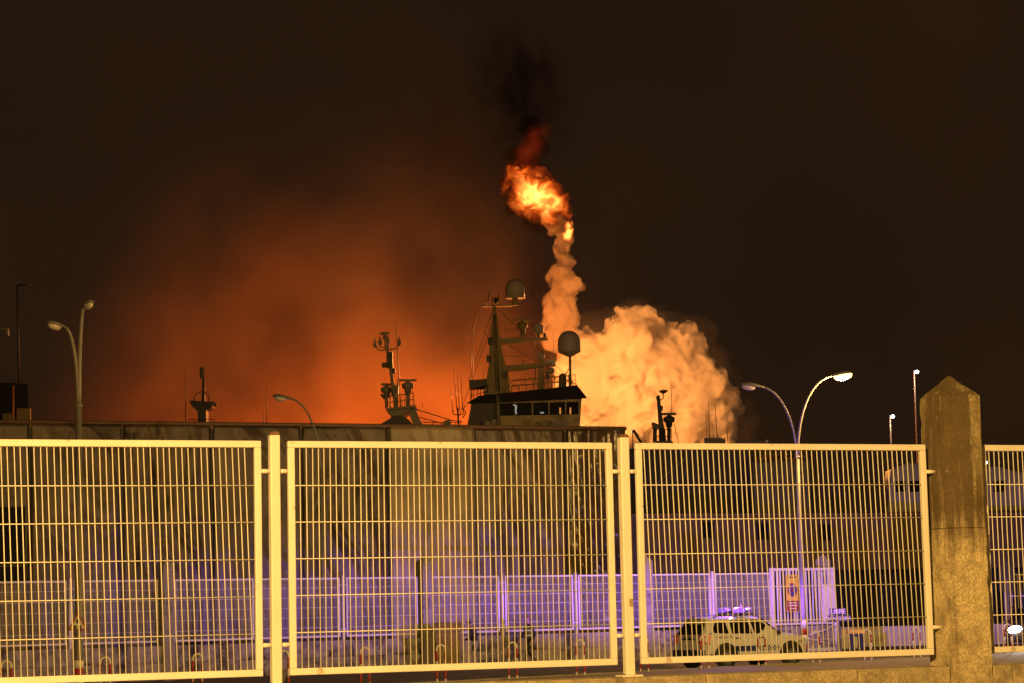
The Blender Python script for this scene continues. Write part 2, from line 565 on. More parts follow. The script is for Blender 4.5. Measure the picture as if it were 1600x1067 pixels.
LENS = mat('frosted_lens', (0.5, 0.48, 0.42), 0.25, var=0.05)
LITLENS = emat('sodium_lens', SODIUM, 6.0)
def street_lamp(label, base, H, arms, bands, lit=None, group='street lamps of the harbour road', power=900, r=0.085, hs=1.0):
    """arms: list of (direction vector, reach, rise, droop)"""
    t = thing('street_lamp', label, 'street lamp', base, 0, group)
    sp = H * 0.72
    MB().tube([(0, 0, 0), (0, 0, 0.9), (0, 0, sp)], [r * 1.25, r * 1.15, r * 0.8], 12).build('pole', GALV, t)
    MB().tube([(0, 0, 0), (0, 0, 0.03)], 0.2, 12).build('base_plate', GALV, t)
    MB().tube([(0, 0, sp - .04), (0, 0, sp + .04)], r * 1.0, 12).build('collar', GALV, t)
    for (z0, z1, m_) in bands:
        MB().tube([(0, 0, z0), (0, 0, z1)], [r * 1.25 + .004, r * 1.22 + .004], 12).build('painted_band', m_, t)
    for i, (d, reach, top) in enumerate(arms):
        d = Vector(d).normalized()
        pts = []
        for q in range(15):
            a = q / 14
            an = a * math.pi * 0.47
            pts.append(d * (reach * (1 - math.cos(an))) + Vector((0, 0, sp + (top - sp) * math.sin(an))) + d * 0.02)
        arm = MB().tube(pts, [r * 0.62 - r * 0.2 * q / 14 for q in range(15)], 8).build('arm', GALV, t)
        hh, ll = MB(), MB()
        dd = (d + Vector((0, 0, 0.16))).normalized()
        on = lit is not None and i == lit
        lamp_head(hh, ll, pts[-1] - dd * 0.05, dd, hs, 1.25 if on else 1.0)
        hd = hh.build('lamp_head', LAMPGREY, t)
        ll.build('lens', LITLENS if on else LENS, hd)
        if on:
            c = pts[-1] + dd * 0.5
            light('street_lamp_light', Vector(c) - Vector((0, 0, 0.32)), power, SODIUM, 0.12, parent=t)
    return t
b3 = gnd(1257.5, 1031)
RW = (REDP, WHITEB)
lampbands3 = [(0.0, 0.30, WHITEB), (0.304, 0.55, REDP), (0.554, 0.90, WHITEB), (0.904, 1.11, REDP), (1.114, 1.4, WHITEB)]
street_lamp('twin-armed street lamp beside the police car, one head lit yellow', b3, 10.0, [((-1, 0.1, 0), 1.25, 9.75), ((1, -0.1, 0), 1.32, 10.05)], lampbands3, lit=1, power=3000)
b1 = at(123, 1090, 57.5)
b1.z = 0
street_lamp('unlit twin-armed street lamp carrying the warning triangle', b1, 10.2, [((-0.75, -0.9, 0), 0.42, 9.25), ((0.5, -0.85, 0), 0.35, 9.75)], [(0.0, 0.62, WHITEB), (0.624, 0.82, REDP), (0.824, 1.02, WHITEB)], r=0.1, hs=0.75)
b2 = at(505, 1040, 80)
b2.z = 0
street_lamp('unlit single-armed street lamp rising behind the wrapped shed roof line', b2, 9.7, [((-1, -0.25, 0), 1.05, 9.45)], [(0.3, 0.55, REDP)], r=0.075, hs=0.85)
# lamps of the terrace behind the photographer, the ones that light fence and pillar
street_lamp('lit street lamp on the terrace behind the photographer', (-5.0, -6.5, NT), 9.5, [((0.3, 1, 0), 1.3, 9.3)], [], lit=0, power=52000)
street_lamp('lit street lamp on the harbour road beyond the frame', (19, 47, 0), 9.5, [((-0.3, 1, 0), 1.3, 9.3)], [], lit=0, power=18000)

# ------------------------------------------------------------------ hoop bollards
hoop = None
def make_hoop(base, rz, label):
    t = thing('hoop_bollard', label, 'bollard', base, rz, 'red and white hoop bollards along the kerb')
    w, H, r = 0.115, 1.02, 0.026
    zs = [(0.0, 0.1, WHITEB), (0.1, 0.34, REDP), (0.34, 0.58, WHITEB), (0.58, 0.84, REDP)]
    arc = [(-w, 0, 0.84)] + [(-w * math.cos(math.pi * q / 10), 0, 0.90 + w * math.sin(math.pi * q / 10)) for q in range(11)] + [(w, 0, 0.84)]
    MB().tube(arc, r, 8).build('top_bend', WHITEB, t)
    for s in (-1, 1):
        for z0, z1, m_ in zs:
            MB().tube([(s * w, 0, z0), (s * w, 0, z1)], r, 8).build('red_band' if m_ is REDP else 'white_band', m_, t)
    return t
ord_ = ['hoop bollard cut off by the photo edge', 'hoop bollard just beside the triangle lamp post', 'second hoop bollard past the triangle lamp post',
        'hoop bollard seen in the gap beside the first square post', 'hoop bollard below the unlit single-armed lamp', 'hoop bollard in front of the ochre bin', 'hoop bollard between the bin and the walking man',
        'hoop bollard past the man in the reflective vest', 'hoop bollard behind the second square post', 'hoop bollard in front of the rear wheel of the police car', 'hoop bollard in front of the front door of the police car',
        'hoop bollard just past the lit lamp post', 'hoop bollard before the yellow-topped stand', 'hoop bollard standing alone before the pillar', 'hoop bollard hidden behind the stone pillar', 'hoop bollard before the bright headlights']
hz = math.atan2(hu.y, hu.x)
for i in range(-1, 15):
    if i == 13:
        continue
    p = hl(i * 2.727, 0.6 if False else 0.55, 0.1)
    lab = 'red and white ' + ord_[i + 1]
    if hoop is None:
        hoop = make_hoop(p, hz - 0.75, lab)
    else:
        c = copy_tree(hoop)
        c.location, c['label'] = p, lab
        c.rotation_euler.z = hz - 0.75 + rnd.uniform(-0.15, 0.15)

# ------------------------------------------------------------------ far fence
Q0 = Vector(((263 - 809) / 3600 * 74.5, 74.5, 0))
Q1 = Vector(((1008 - 809) / 3600 * 87.0, 87.0, 0))
qu = (Q1 - Q0).normalized()
QA = math.atan2(qu.y, qu.x)
qn = Vector((qu.y, -qu.x, 0))
QP = (Q1 - Q0).length / 6
def ql(k, n=0.0, z=0.0):
    return Q0 + qu * k + qn * n + Vector((0, 0, z))
QZ = 1.22
fw = thing('concrete_wall', 'stained concrete plinth wall under the far white fence', 'wall', ql(0), QA)
i = 0
for kk in range(-3, 9):
    x0 = kk * QP
    for h in range(2):
        MB().box((x0 + QP / 2, 0, 0), (QP - 0.012, 0.3 - 0.02 * h, 0.545)).build('concrete_block', CONCRETE, fw, (0, 0.004 * (kk % 2), 0.285 + h * 0.55), bevel=0.012)
def far_pillar(k, label, n=0.0):
    t = thing('stone_pillar', label, 'pillar', ql(k, n), QA, 'pointed granite pillars of the far fence')
    shaft(0.0, 2.4, 0.424, nx=3, nz=6, seed=k).build('stone_block', FARSTONE, t)
    shaft(2.41, 3.72, 0.42, nx=3, nz=5, apex=3.96, seed=k + 5).build('stone_block', FARSTONE, t)
far_pillar(0, 'granite pillar of the far fence behind the first near panel')
far_pillar(3 * QP, 'granite pillar of the far fence beside the ochre bin')
far_pillar(6 * QP, 'granite pillar of the far fence behind the second square post')
far_pillar(8 * QP + 3.15, 'granite pillar of the far fence behind the barred gate', -0.5)
far_w = None
def far_panel(kc, w, label):
    global far_w
    t = thing('mesh_fence', label, 'fence', ql(kc, 0, QZ), QA, 'white mesh panels of the far fence')
    fr = MB()
    for (x0, x1, z0, z1) in ((0, w, 0, .06), (0, w, 1.94, 2), (0, .06, .061, 1.939), (w - .06, w, .061, 1.939)):
        fr.box(((x0 + x1) / 2, 0, (z0 + z1) / 2), (x1 - x0, 0.05, z1 - z0))
    fr.build('frame', FARWHITE, t)
    ms = MB()
    n = int(w / 0.054)
    for i in range(1, n):
        ms.box((.06 + (w - .12) * i / n, 0, 1.0), (0.0055, 0.008, 1.88))
    tag(ms.build('bar_mesh', FARWHITE, t), kind='stuff')
    for j in range(1, 6):
        MB().box((w / 2, -0.01, 2.0 * j / 6), (w - .12, 0.009, 0.011)).build('wire', FARWHITE, t)
far_labels = {-3: 'far mesh fence panel cut by the photo edge', -2: 'far mesh fence panel beside the triangle sign, before its post', -1: 'far mesh fence panel just past the triangle sign',
              0: 'far mesh fence panel beside the pillar, behind the first near panel', 1: 'far mesh fence panel behind the first square post', 2: 'far mesh fence panel just before the pillar by the bin',
              3: 'far mesh fence panel behind the ochre bin', 4: 'far mesh fence panel behind the walking man', 5: 'far mesh fence panel behind the second square post',
              6: 'far mesh fence panel behind the tail of the police car', 7: 'far mesh fence panel beside the barred gate'}
for kk in range(-3, 8):
    a = 0.30 if kk % 3 == 0 else 0.13
    b = 0.30 if kk % 3 == 2 else 0.13
    if kk == 7:
        b = 0.3
    far_panel(kk * QP + a, QP - a - b, 'white ' + far_labels[kk])
post_lab = {-2: 'far white fence post cut off near the photo edge', -1: 'far white fence post beside the triangle sign', 1: 'far white fence post seen beside the first near post', 2: 'far white fence post under the single-armed lamp',
            4: 'far white fence post between the bin and the walking man', 5: 'far white fence post past the walking man', 7: 'far white fence post behind the police car'}
fpost = None
for kk, lab in post_lab.items():
    if fpost is None:
        fpost = thing('fence_post', lab, 'post', ql(kk * QP, 0, 0.9), QA, 'white posts of the far fence')
        MB().box((0, 0, 1.2), (0.09, 0.09, 2.4)).build('post', FARWHITE, fpost)
        for z in (0.58, 2.06):
            MB().tube([(-0.14, 0, z), (0.14, 0, z)], 0.02, 6).build('hinge_pin', FARWHITE, fpost)
    else:
        c = copy_tree(fpost)
        c.location, c['label'] = ql(kk * QP, 0, 0.9), lab
# ------------------------------------------------------------------ gate, signs and barriers by the entrance
def wchild(mb, name, m, t, bevel=0.0):
    """mesh given in world coordinates, parented to a thing standing unrotated at t.location"""
    return mb.build(name, m, t, -Vector(t.location), bevel=bevel)
GW = 3.55
gate = thing('barred_gate', 'white gate of upright bars with a railed foot behind the lit lamp post', 'gate', ql(8 * QP - 0.42, 0.12, 0.0), QA)
gf = MB()
for x in (0.05, GW - 0.05):
    gf.box((x, 0, 1.75), (0.1, 0.1, 3.3))
gf.box((GW / 2, 0, 3.34), (GW - 0.201, 0.08, 0.1)).box((GW / 2, 0, 1.2), (GW - 0.201, 0.08, 0.08)).box((GW / 2, 0, 0.16), (GW - 0.201, 0.1, 0.12))
gf.build('frame', FARWHITE, gate)
gbar = box((0, 0, 0), (0.05, 0.035, 2.04)).mesh('bar', FARWHITE)
for i in range(1, 20):
    link('bar', gbar, gate).location = (GW * i / 20, 0, 2.27)
for j in range(4):
    MB().box((GW / 2 + 0.4, 0, 0.36 + 0.22 * j), (GW - 1.0, 0.04, 0.05)).build('rail', FARWHITE, gate)
for (x0, x1, z0, z1) in ((2.0, GW - 0.1, 0.75, 1.05), (1.9, GW - 0.1, 0.62, 0.28)):
    MB().tube([(x0, -0.06, z0), (x1, -0.06, z1)], 0.028, 6).build('brace', FARWHITE, gate)
MB().box((GW - 0.42, -0.06, 1.98), (0.66, 0.02, 1.5)).build('blank_panel', WHITEB, gate)
# no-stopping board
sg = thing('parking_sign', 'yellow no-parking board with blue roundel hung on the gate bars', 'sign', ql(8 * QP + 0.32, 0.22, 1.85), QA)
YEL = mat('yellow_sign', (0.75, 0.52, 0.08), 0.5, var=0.06)
BLU = mat('blue_sign', (0.03, 0.06, 0.36), 0.45, var=0.06)
REDS = mat('red_sign', (0.3, 0.03, 0.025), 0.45, var=0.06)
MB().box((0.33, 0, 0.55), (0.66, 0.02, 1.44)).build('board', YEL, sg)
RX = Matrix.Rotation(R(90), 3, 'X')
MB().lathe([(0.27, 0), (0.27, 0.008)], (0.33, -0.012, 0.68), 24, RX, False).build('red_ring', REDS, sg)
MB().lathe([(0.215, 0), (0.215, 0.008)], (0.33, -0.0205, 0.68), 24, RX, False).build('blue_disc', BLU, sg)
for a in (45, -45):
    MB().box((0.33, -0.032, 0.68), (0.46, 0.006, 0.05), M=Matrix.Rotation(R(a), 3, 'Y')).build('red_stroke', REDS, sg)
MB().box((0.33, -0.014, 0.06), (0.62, 0.008, 0.4)).build('red_plate', REDS, sg)
for z, w in ((0.17, 0.46), (0.07, 0.52), (-0.05, 0.4), (1.18, 0.5)):
    MB().box((0.33, -0.021, z), (w, 0.005, 0.04)).build('text_line', WHITEB if z < 1 else DARK, sg)

def text(body, size, m, parent, loc, rot, name='lettering', align='CENTER'):
    cu = bpy.data.curves.new(name, 'FONT')
    cu.body, cu.size, cu.align_x, cu.align_y = body, size, align, 'CENTER'
    cu.extrude = 0.002
    cu.resolution_u = 2
    cu.materials.append(m)
    tmp = bpy.data.objects.new('tmp', cu)
    COL.objects.link(tmp)
    me = bpy.data.meshes.new_from_object(tmp.evaluated_get(bpy.context.evaluated_depsgraph_get()))
    bpy.data.objects.remove(tmp)
    me.name = name
    o = link(name, me, parent)
    o.location, o.rotation_euler = loc, rot
    return o
p = gnd(1312, 1031)
ms_ = thing('lettered_sign', 'small lettered sign on a thin post beside the lit lamp post', 'sign', p, 0.25)
MB().box((0, 0, 0.72), (0.07, 0.05, 1.44)).build('post', GALV, ms_)
MB().box((0, 0, 1.69), (0.62, 0.03, 0.24)).build('board', DARK, ms_)
MB().box((0, 0, 1.45), (0.9, 0.03, 0.23)).build('board', DARK, ms_)
text('LIBRE', 0.24, WHITEB, ms_, (0, -0.02, 1.69), (R(90), 0, 0))
text('MANIOBRA', 0.19, WHITEB, ms_, (0, -0.02, 1.45), (R(90), 0, 0))
# yellow topped stand
p = gnd(1338, 1021)
NAVYLEG = mat('navy_legs', (.03, .035, .1), .5)
st = thing('yellow_stand', 'yellow-topped stand on blue legs by the entrance', 'stand', p, 0.3)
MB().box((0, 0, 0.86), (0.66, 0.4, 0.16)).build('top', YEL, st, bevel=0.02)
for x in (-0.2, 0.2):
    MB().box((x, 0, 0.39), (0.09, 0.3, 0.78)).build('leg', NAVYLEG, st)
MB().box((-0.05, -0.17, 0.72), (0.5, 0.03, 0.1)).build('brace', NAVYLEG, st)
# white barrier block and low white wall
p = gnd(1322, 1013)
jb = thing('barrier_block', 'white tapered barrier block by the entrance', 'barrier', p, 0.1)
MB().hexa([(-.85, -.3, 0), (.55, -.3, 0), (.55, .3, 0), (-.85, .3, 0)], [(-.3, -.1, .85), (.42, -.1, .85), (.42, .1, .85), (-.3, .1, .85)]).build('block', WHITEB, jb, bevel=0.05)
wa, wb = gnd(1300, 1011), gnd(1640, 1004)
wd = wb - wa
lw = thing('low_white_wall', 'low whitewashed wall running past the entrance towards the headlights', 'wall', wa, math.atan2(wd.y, wd.x))
WW = mat('whitewashed_wall', (0.6, 0.57, 0.52), 0.85, var=0.15, scale=3, dirt=(0.2, 0.18, 0.15), dscale=1.5, dlo=0.55, dhi=0.75)
n = int(wd.length / 1.9)
for i in range(n):
    MB().box(((i + .5) * wd.length / n, 0, 0.45), (wd.length / n - 0.012, 0.25, 0.88 + 0.01 * (i % 2))).build('wall_slab', WW, lw, bevel=0.01)

# triangular warning sign on the unlit lamp post
ts = thing('warning_sign', 'red-bordered triangular warning sign with three dark figures', 'sign', (b1.x, b1.y - 0.14, 1.55), 0.0)
def tri(s, y, zc, thick):
    h = s * 0.866
    return MB().prism([(-s / 2, y, zc - h / 3), (s / 2, y, zc - h / 3), (0, y, zc + h * 2 / 3)], (0, thick, 0))
tri(0.52, 0, 0.36, 0.02).build('red_border', REDS, ts)
tri(0.37, -0.006, 0.36, 0.006).build('face', mat('sign_face', (0.72, 0.68, 0.5), 0.5, var=0.05), ts)
for (x, z, r) in ((0.0, 0.45, 0.045), (-0.06, 0.30, 0.045), (0.06, 0.30, 0.045)):
    f_ = MB().ell((x, -0.012, z), (r, 0.005, r * 0.8), 10)
    f_.box((x, -0.012, z - r), (r * 1.1, 0.006, r))
    f_.build('dark_figure', DARK, ts)
MB().box((0, 0.03, 0.36), (0.22, 0.03, 0.05)).build('clamp', GALV, ts)

# ------------------------------------------------------------------ police car
CARS = [(-2.14, .42, .76, 1.05, 1.56, .56, .34), (-2.04, .34, .87, 1.07, 1.585, .60, .27), (-1.6, .32, .91, 1.06, 1.61, .62, .06), (-.9, .31, .91, 1.05, 1.625, .63, 0),
        (-.1, .31, .91, 1.03, 1.63, .63, 0), (.32, .31, .91, 1.02, 1.605, .62, -.04), (1.0, .31, .905, 1.0, 1.12, .72, 0), (1.4, .31, .90, .985, 1.085, .70, 0),
        (1.85, .33, .88, .95, 1.03, .66, 0), (2.08, .36, .80, .86, .92, .60, 0), (2.18, .42, .66, .70, .76, .5, 0)]
def cstat(x):
    s = CARS
    if x <= s[0][0]:
        return s[0][1:]
    for a, b in zip(s, s[1:]):
        if x <= b[0]:
            t = (x - a[0]) / (b[0] - a[0])
            return tuple(u + (v - u) * t for u, v in zip(a[1:], b[1:]))
    return s[-1][1:]
def cside(x, z):
    zb, w, zs_, zt, wr, dx = cstat(x)
    if z <= zs_:
        return w if z > 0.6 else w * (0.95 + 0.05 * (z - zb) / (0.6 - zb))
    t = min(1, (z - zs_) / max(0.01, zt - 0.05 - zs_))
    return (w - .03) + (wr - (w - .03)) * t
CARW = mat('white_car_paint', (0.68, 0.73, 0.82), 0.22, var=0.02, spec=0.6)
CARB = mat('blue_car_stripe', (0.02, 0.035, 0.2), 0.3, var=0.04)
TAIL = mat('tail_light_red', (0.5, 0.02, 0.015), 0.15, var=0.1, spec=0.8)
RIM = mat('alloy_rim', (0.35, 0.35, 0.36), 0.35, metal=0.6, var=0.1)
PLASTIC = mat('black_trim', (0.025, 0.025, 0.028), 0.55, var=0.2)
def make_car(name, label, loc, rz, paint, group=None, police=True):
    t = thing(name, label, 'car', loc, rz, group)
    vs, fs = [], []
    secs = []
    for (x, zb, w, zs_, zt, wr, dx) in CARS:
        half = [(x, 0, zb), (x, w * .9, zb), (x, w * .97, zb + .12), (x, w, .62), (x, w, zs_ - .1), (x, w - .03, zs_), (x + dx, wr, zt - .05), (x + dx, wr - .14, zt), (x + dx, 0, zt + .012)]
        secs.append(half + [(a, -b, c) for (a, b, c) in half[-2:0:-1]])
    n = len(secs[0])
    for s in secs:
        vs += s
    for i in range(len(secs) - 1):
        for k in range(n):
            k2 = (k + 1) % n
            fs.append((i * n + k, (i + 1) * n + k, (i + 1) * n + k2, i * n + k2))
    fs += [tuple(range(n)), tuple((len(secs) - 1) * n + k for k in range(n))[::-1]]
    body = MB().add(vs, fs, True).build('body', paint, t)
    body.data.materials[0] = paint
    md = body.modifiers.new('bevel', 'BEVEL')
    md.width, md.segments, md.limit_method, md.angle_limit = 0.03, 2, 'ANGLE', R(25)
    md.harden_normals = False
    def patch(nm, pts, m_, side=-1, off=0.012, parent=t, th=0.012):
        mb = MB()
        P = [Vector((x, side * (cside(x, z) + off), z)) for x, z in pts]
        P2 = [Vector((q.x, q.y - side * th * 1.6, q.z)) for q in P]
        k = len(P)
        mb.add(P + P2, [tuple(range(k)) if side < 0 else tuple(range(k))[::-1]] + [((i + 1) % k, i, i + k, (i + 1) % k + k) for i in range(k)])
        return mb.build(nm, m_, parent)
    for sd in (-1, 1):
        patch('window', [(-1.72, 1.13), (-1.16, 1.10), (-1.16, 1.5), (-1.55, 1.48), (-1.74, 1.25)], GLASS, sd)
        patch('window', [(-1.02, 1.10), (-.2, 1.08), (-.26, 1.53), (-.98, 1.51)], GLASS, sd)
        patch('window', [(-.1, 1.08), (.82, 1.07), (.72, 1.16), (.3, 1.47), (.18, 1.53), (-.15, 1.53)], GLASS, sd)
        for x in (-.95, .02):
            patch('door_handle', [(x, .93), (x + .2, .93), (x + .2, .97), (x, .97)], PLASTIC, sd, 0.03)
        patch('sill_trim', [(-1.95, .36), (1.95, .36), (1.95, .47), (-1.95, .47)], PLASTIC, sd, 0.016)
        for xs in (-1.09, -.155, .88):
            patch('door_seam', [(xs, .5), (xs + .012, .5), (xs + .012, 1.05), (xs, 1.05)], PLASTIC, sd, 0.003)
        wx = (-1.33, 1.34)
        for x in wx:
            ax = Matrix.Rotation(R(90), 3, 'X')
            y0 = sd * 0.905
            arch = MB()
            vs_, fs_ = [], []
            for q in range(17):
                a = math.pi * (-0.12 + 1.24 * q / 16)
                for (r_, yy) in ((.385, 0), (.475, 0), (.475, sd * .03), (.385, sd * .035)):
                    vs_.append((x + r_ * math.cos(a), y0 + yy, .345 + r_ * math.sin(a)))
            for q in range(16):
                for e in range(4):
                    fs_.append((q * 4 + e, q * 4 + (e + 1) % 4, q * 4 + 4 + (e + 1) % 4, q * 4 + 4 + e))
            arch.add(vs_, fs_, False).build('wheel_arch', PLASTIC, t)
            MB().lathe([(.40, 0), (.40, .02)], (x, y0 + sd * .005 + .01, .36), 20, ax, False).build('wheel_well', BLACK, t)
            wh = MB().lathe([(.24, .11), (.31, .115), (.345, .09), (.345, -.09), (.31, -.115), (.24, -.11)], (x, sd * .86, .345), 24, ax).build('wheel', BLACK, t)
            rm = MB().lathe([(.225, .0), (.225, .02), (.2, .012), (.06, .03), (.05, .05), (.02, .052)], (x, sd * .955, .345), 20, ax if sd < 0 else Matrix.Rotation(R(-90), 3, 'X'))
            rm.build('rim', RIM, wh)
            for q in range(5):
                a = 2 * math.pi * q / 5
                MB().box((x + .125 * math.cos(a), sd * .975, .345 + .125 * math.sin(a)), (.17, .02, .05), M=Matrix.Rotation(-a, 3, 'Y')).build('spoke', RIM, wh)
        MB().box((.78, sd * 1.0, 1.1), (.12, .2, .14)).build('mirror', PLASTIC if police else paint, t, bevel=0.03)
        MB().tube([(-1.55, sd * .56, 1.62), (-1.35, sd * .575, 1.68), (.05, sd * .575, 1.70), (.25, sd * .56, 1.63)], .02, 6).build('roof_rail', PLASTIC, t)
        patch('tail_light', [(-2.1, .78), (-1.98, .76), (-1.9, 1.02), (-1.98, 1.08), (-2.1, 1.06)], TAIL, sd, 0.02)
        MB().box((-2.135, sd * .66, .93), (.05, .17, .3)).build('tail_light', TAIL, t, bevel=0.02)
        hl_ = MB().ell((2.06, sd * .6, .8), (.15, .28, .17) if not police else (.13, .2, .12), 12)
        hl_.build('headlight', emat('headlight_on', (0.85, 0.93, 1.0), 90.0) if not police else mat('headlight_glass', (0.6, 0.6, 0.6), 0.1, var=0.02), t)
    xr = lambda z: -2.14 + .34 * (z - 1.05) / (1.51 - 1.05)
    rg = MB()
    P = [(xr(z) - .012, y, z) for (y, z) in ((-.62, 1.1), (.62, 1.1), (.5, 1.47), (-.5, 1.47))]
    rg.prism(P, (.02, 0, 0)).build('rear_window', GLASS, t)
    wsd = [(1.0 - .68 * (z - 1.12) / .485 + .014, y, z + .014) for (y, z) in ((-.68, 1.15), (.68, 1.15), (.58, 1.57), (-.58, 1.57))]
    MB().prism(wsd, (-.03, 0, -.02)).build('windscreen', GLASS, t)
    MB().box((-2.13, 0, .5), (.1, 1.62, .22)).build('rear_bumper', PLASTIC, t, bevel=0.03)
    MB().box((2.13, 0, .52), (.14, 1.36, .22)).build('front_bumper', PLASTIC, t, bevel=0.03)
    MB().box((2.14, 0, .74), (.1, .8, .14)).build('grille', PLASTIC, t, bevel=0.02)
    MB().box((-2.15, 0, .84), (.02, .62, .14)).build('number_plate', WHITEB, t)
    MB().box((-2.147, 0, .95), (.02, .7, .06)).build('plate_trim', PLASTIC, t)
    MB().box((-1.86, 0, 1.59), (.22, 1.0, .03)).build('spoiler', paint, t, bevel=0.01)
    if police:
        patch('blue_stripe', [(-1.0, .53), (-.05, .53), (-.05, .70), (-1.0, .70)], CARB, -1, 0.008)
        patch('blue_stripe', [(-1.0, .53), (.95, .53), (.95, .70), (-1.0, .70)], CARB, 1, 0.008)
        for r_ in range(3):
            for q in range(16):
                if (q + r_) % 2 == 0:
                    x0 = -.05 + q * .0575
                    patch('blue_check', [(x0, .53 + r_ * .0567), (x0 + .0565, .53 + r_ * .0567), (x0 + .0565, .53 + (r_ + 1) * .0567 - .001), (x0, .53 + (r_ + 1) * .0567 - .001)], CARB, -1, 0.006, th=0.004)
        text('POLICIA LOCAL', .085, CARB, t, (-1.42, -.925, .985), (R(90), 0, 0))
        text('V-3', .1, CARB, t, (-1.92, -.9, 1.12), (R(78), 0, R(0)))
        text('POLICIA', .10, CARB, t, (-2.163, 0, 1.0), (R(90), 0, R(-90)))
        # light bar
        lb = MB().box((-.35, 0, 1.745), (.26, 1.1, .03)).build('light_bar', PLASTIC, t)
        for y, on in ((-.38, True), (.38, False)):
            d_ = MB()
            d_.ell((-.35, y, 1.83), (.17, .27, .1), 14)
            if on:
                MB().ell((-.35, y - .02, 1.87), (.07, .13, .06), 10).build('bulb', emat('beacon_bulb', (0.35, 0.85, 1.0), 1.6, .02), lb)
            d_.build('beacon', emat('blue_beacon', (0.25, 0.07, 1.0), 1.9, .02) if on else emat('blue_beacon_dim', (0.28, 0.09, 1.0), .9, .02), lb)
        MB().box((-.35, 0, 1.79), (.16, .5, .07)).build('siren_box', DARK, lb)
        for y in (-.45, .45):
            MB().box((-.35, y, 1.69), (.1, .05, .08)).build('bracket', PLASTIC, lb)
        MB().tube([(.3, -.1, 1.62), (.28, -.1, 1.86)], .012, 6).build('antenna', PLASTIC, t)
        MB().lathe([(.02, 1.84), (.1, 1.86), (.1, 1.885), (.03, 1.9)], (.28, -.1, 0), 12).build('roof_lamp', WHITEB, t)
        MB().tube([(.2, .1, 1.62), (.12, .1, 2.05)], .006, 5).build('whip_antenna', PLASTIC, t)
        # rotating beacon caught while it sweeps the fence and the entrance: beams lie nearly level
        for az, pw_ in ((100, 11000), (165, 4200), (45, 8500)):
            light('beacon_light', (-.35, .1, 1.98), pw_, (0.30, 0.085, 1.0), 0.1, kind='SPOT', rot=(R(91), 0, R(az - 90) - rz), spot=(R(110), 0.9), parent=t).scale = (1, .13, 1)
        light('beacon_light', (-.35, -.2, 2.0), 360, (0.30, 0.085, 1.0), 0.1, parent=t)
        light('beacon_light', (-.3, .15, 2.0), 3000, (0.30, 0.085, 1.0), 0.1, kind='SPOT', rot=(R(112), 0, R(66 - 90) - rz), spot=(R(62), 0.8), parent=t)
    else:
        for y in (-.6, .6):
            light('headlight_beam', (2.25, y, .8), 900, (0.85, 0.93, 1.0), 0.08, kind='SPOT', rot=(R(88), 0, R(-90)), spot=(R(70), 0.6), parent=t)
    return t
PHI = R(33)
wr = gnd(1134, 1044)
off = Matrix.Rotation(PHI, 3, 'Z') @ Vector((-1.33, -.86, 0))
make_car('police_car', 'white police car with blue chequered stripe and glowing blue roof beacon', (wr.x - off.x, wr.y - off.y, 0.003), PHI, CARW)
p = gnd(1592, 1016)
make_car('parked_car', 'dark car with dazzling white headlights beyond the stone pillar', (p.x + 0.75, p.y + 1.4, 0.003), R(-100), mat('dark_car_paint', (0.05, 0.05, 0.06), 0.25, var=0.05), police=False)

# gate leaf and posts at the right edge
p = gnd(1566, 1012)
eg = thing('side_gate', 'white tubular gate leaf beside the car with lit headlights', 'gate', (p.x, p.y + 3.2, 0), 0.15)
for x in (0, .22, .95):
    MB().box((x, 0, 1.6), (.11, .1, 3.2 + (0.5 if x == .95 else 0))).build('upright', FARWHITE, eg)
for z in (.5, 1.1, 1.9, 2.5):
    MB().box((.11, 0, z), (.105, .06, .07)).build('rung', FARWHITE, eg)
for z in (.3, 1.2, 2.1, 3.0):
    MB().box((2.0, 0, z), (2.0, .05, .06)).build('rail', FARWHITE, eg)
gb2 = box((0, 0, 0), (.03, .03, 2.7)).mesh('bar', FARWHITE)
for i in range(14):
    link('bar', gb2, eg).location = (1.08 + .14 * i, 0, 1.65)
yp = thing('gable_sign', 'dark gabled notice board behind the side gate', 'sign', at(1578, 1010, 97) * 1.0, 0.1)
yp.location.z = 0
MB().box((0, 0, 1.4), (.09, .09, 2.8)).build('post', GALV, yp)
MB().prism([(-.35, 0, 2.3), (.35, 0, 2.3), (.35, 0, 3.2), (0, 0, 3.62), (-.35, 0, 3.2)], (0, .05, 0)).build('board', DARK, yp)

# ------------------------------------------------------------------ ochre bin
def by_wall(px, n):
    """spot on the far pavement at pixel column px, n metres before the plinth wall"""
    k_ = min(range(0, 3000), key=lambda i_: abs((lambda d: 800 + F * d.dot(CR) / d.dot(_f0))(ql(i_ * .01, n) - Vector((0, 0, EYE))) - px)) * .01
    return ql(k_, n)
p = by_wall(700, 1.2)
bn = thing('waste_bin', 'tall ochre waste container beside the far stone pillar', 'bin', (p.x, p.y, 0), 0.12)
bn.scale = (.78, .7, 1.0)
OCH = mat('ochre_bin', (0.27, 0.21, 0.045), 0.6, var=0.2, dirt=(0.1, 0.07, 0.03), dscale=2)
MB().hexa([(-.5, -.4, .12), (.5, -.4, .12), (.5, .4, .12), (-.5, .4, .12)], [(-.6, -.5, 1.3), (.6, -.5, 1.3), (.6, .5, 1.3), (-.6, .5, 1.3)]).build('body', OCH, bn, bevel=0.04)
MB().prism([(-.63, -.53, 1.305), (-.63, .53, 1.305), (-.63, .53, 1.42), (-.63, .2, 1.62), (-.63, -.2, 1.6), (-.63, -.53, 1.38)], (1.26, 0, 0)).build('lid', OCH, bn, bevel=0.02)
for x in (-.4, .4):
    for y in (-.3, .3):
        MB().lathe([(.08, -.03), (.08, .03)], (x, y, .08), 12, Matrix.Rotation(R(90), 3, 'X')).build('wheel', BLACK, bn)
for z in (.5, .9):
    MB().box((0, -.48, z), (.9, .06, .05)).build('rib', OCH, bn)
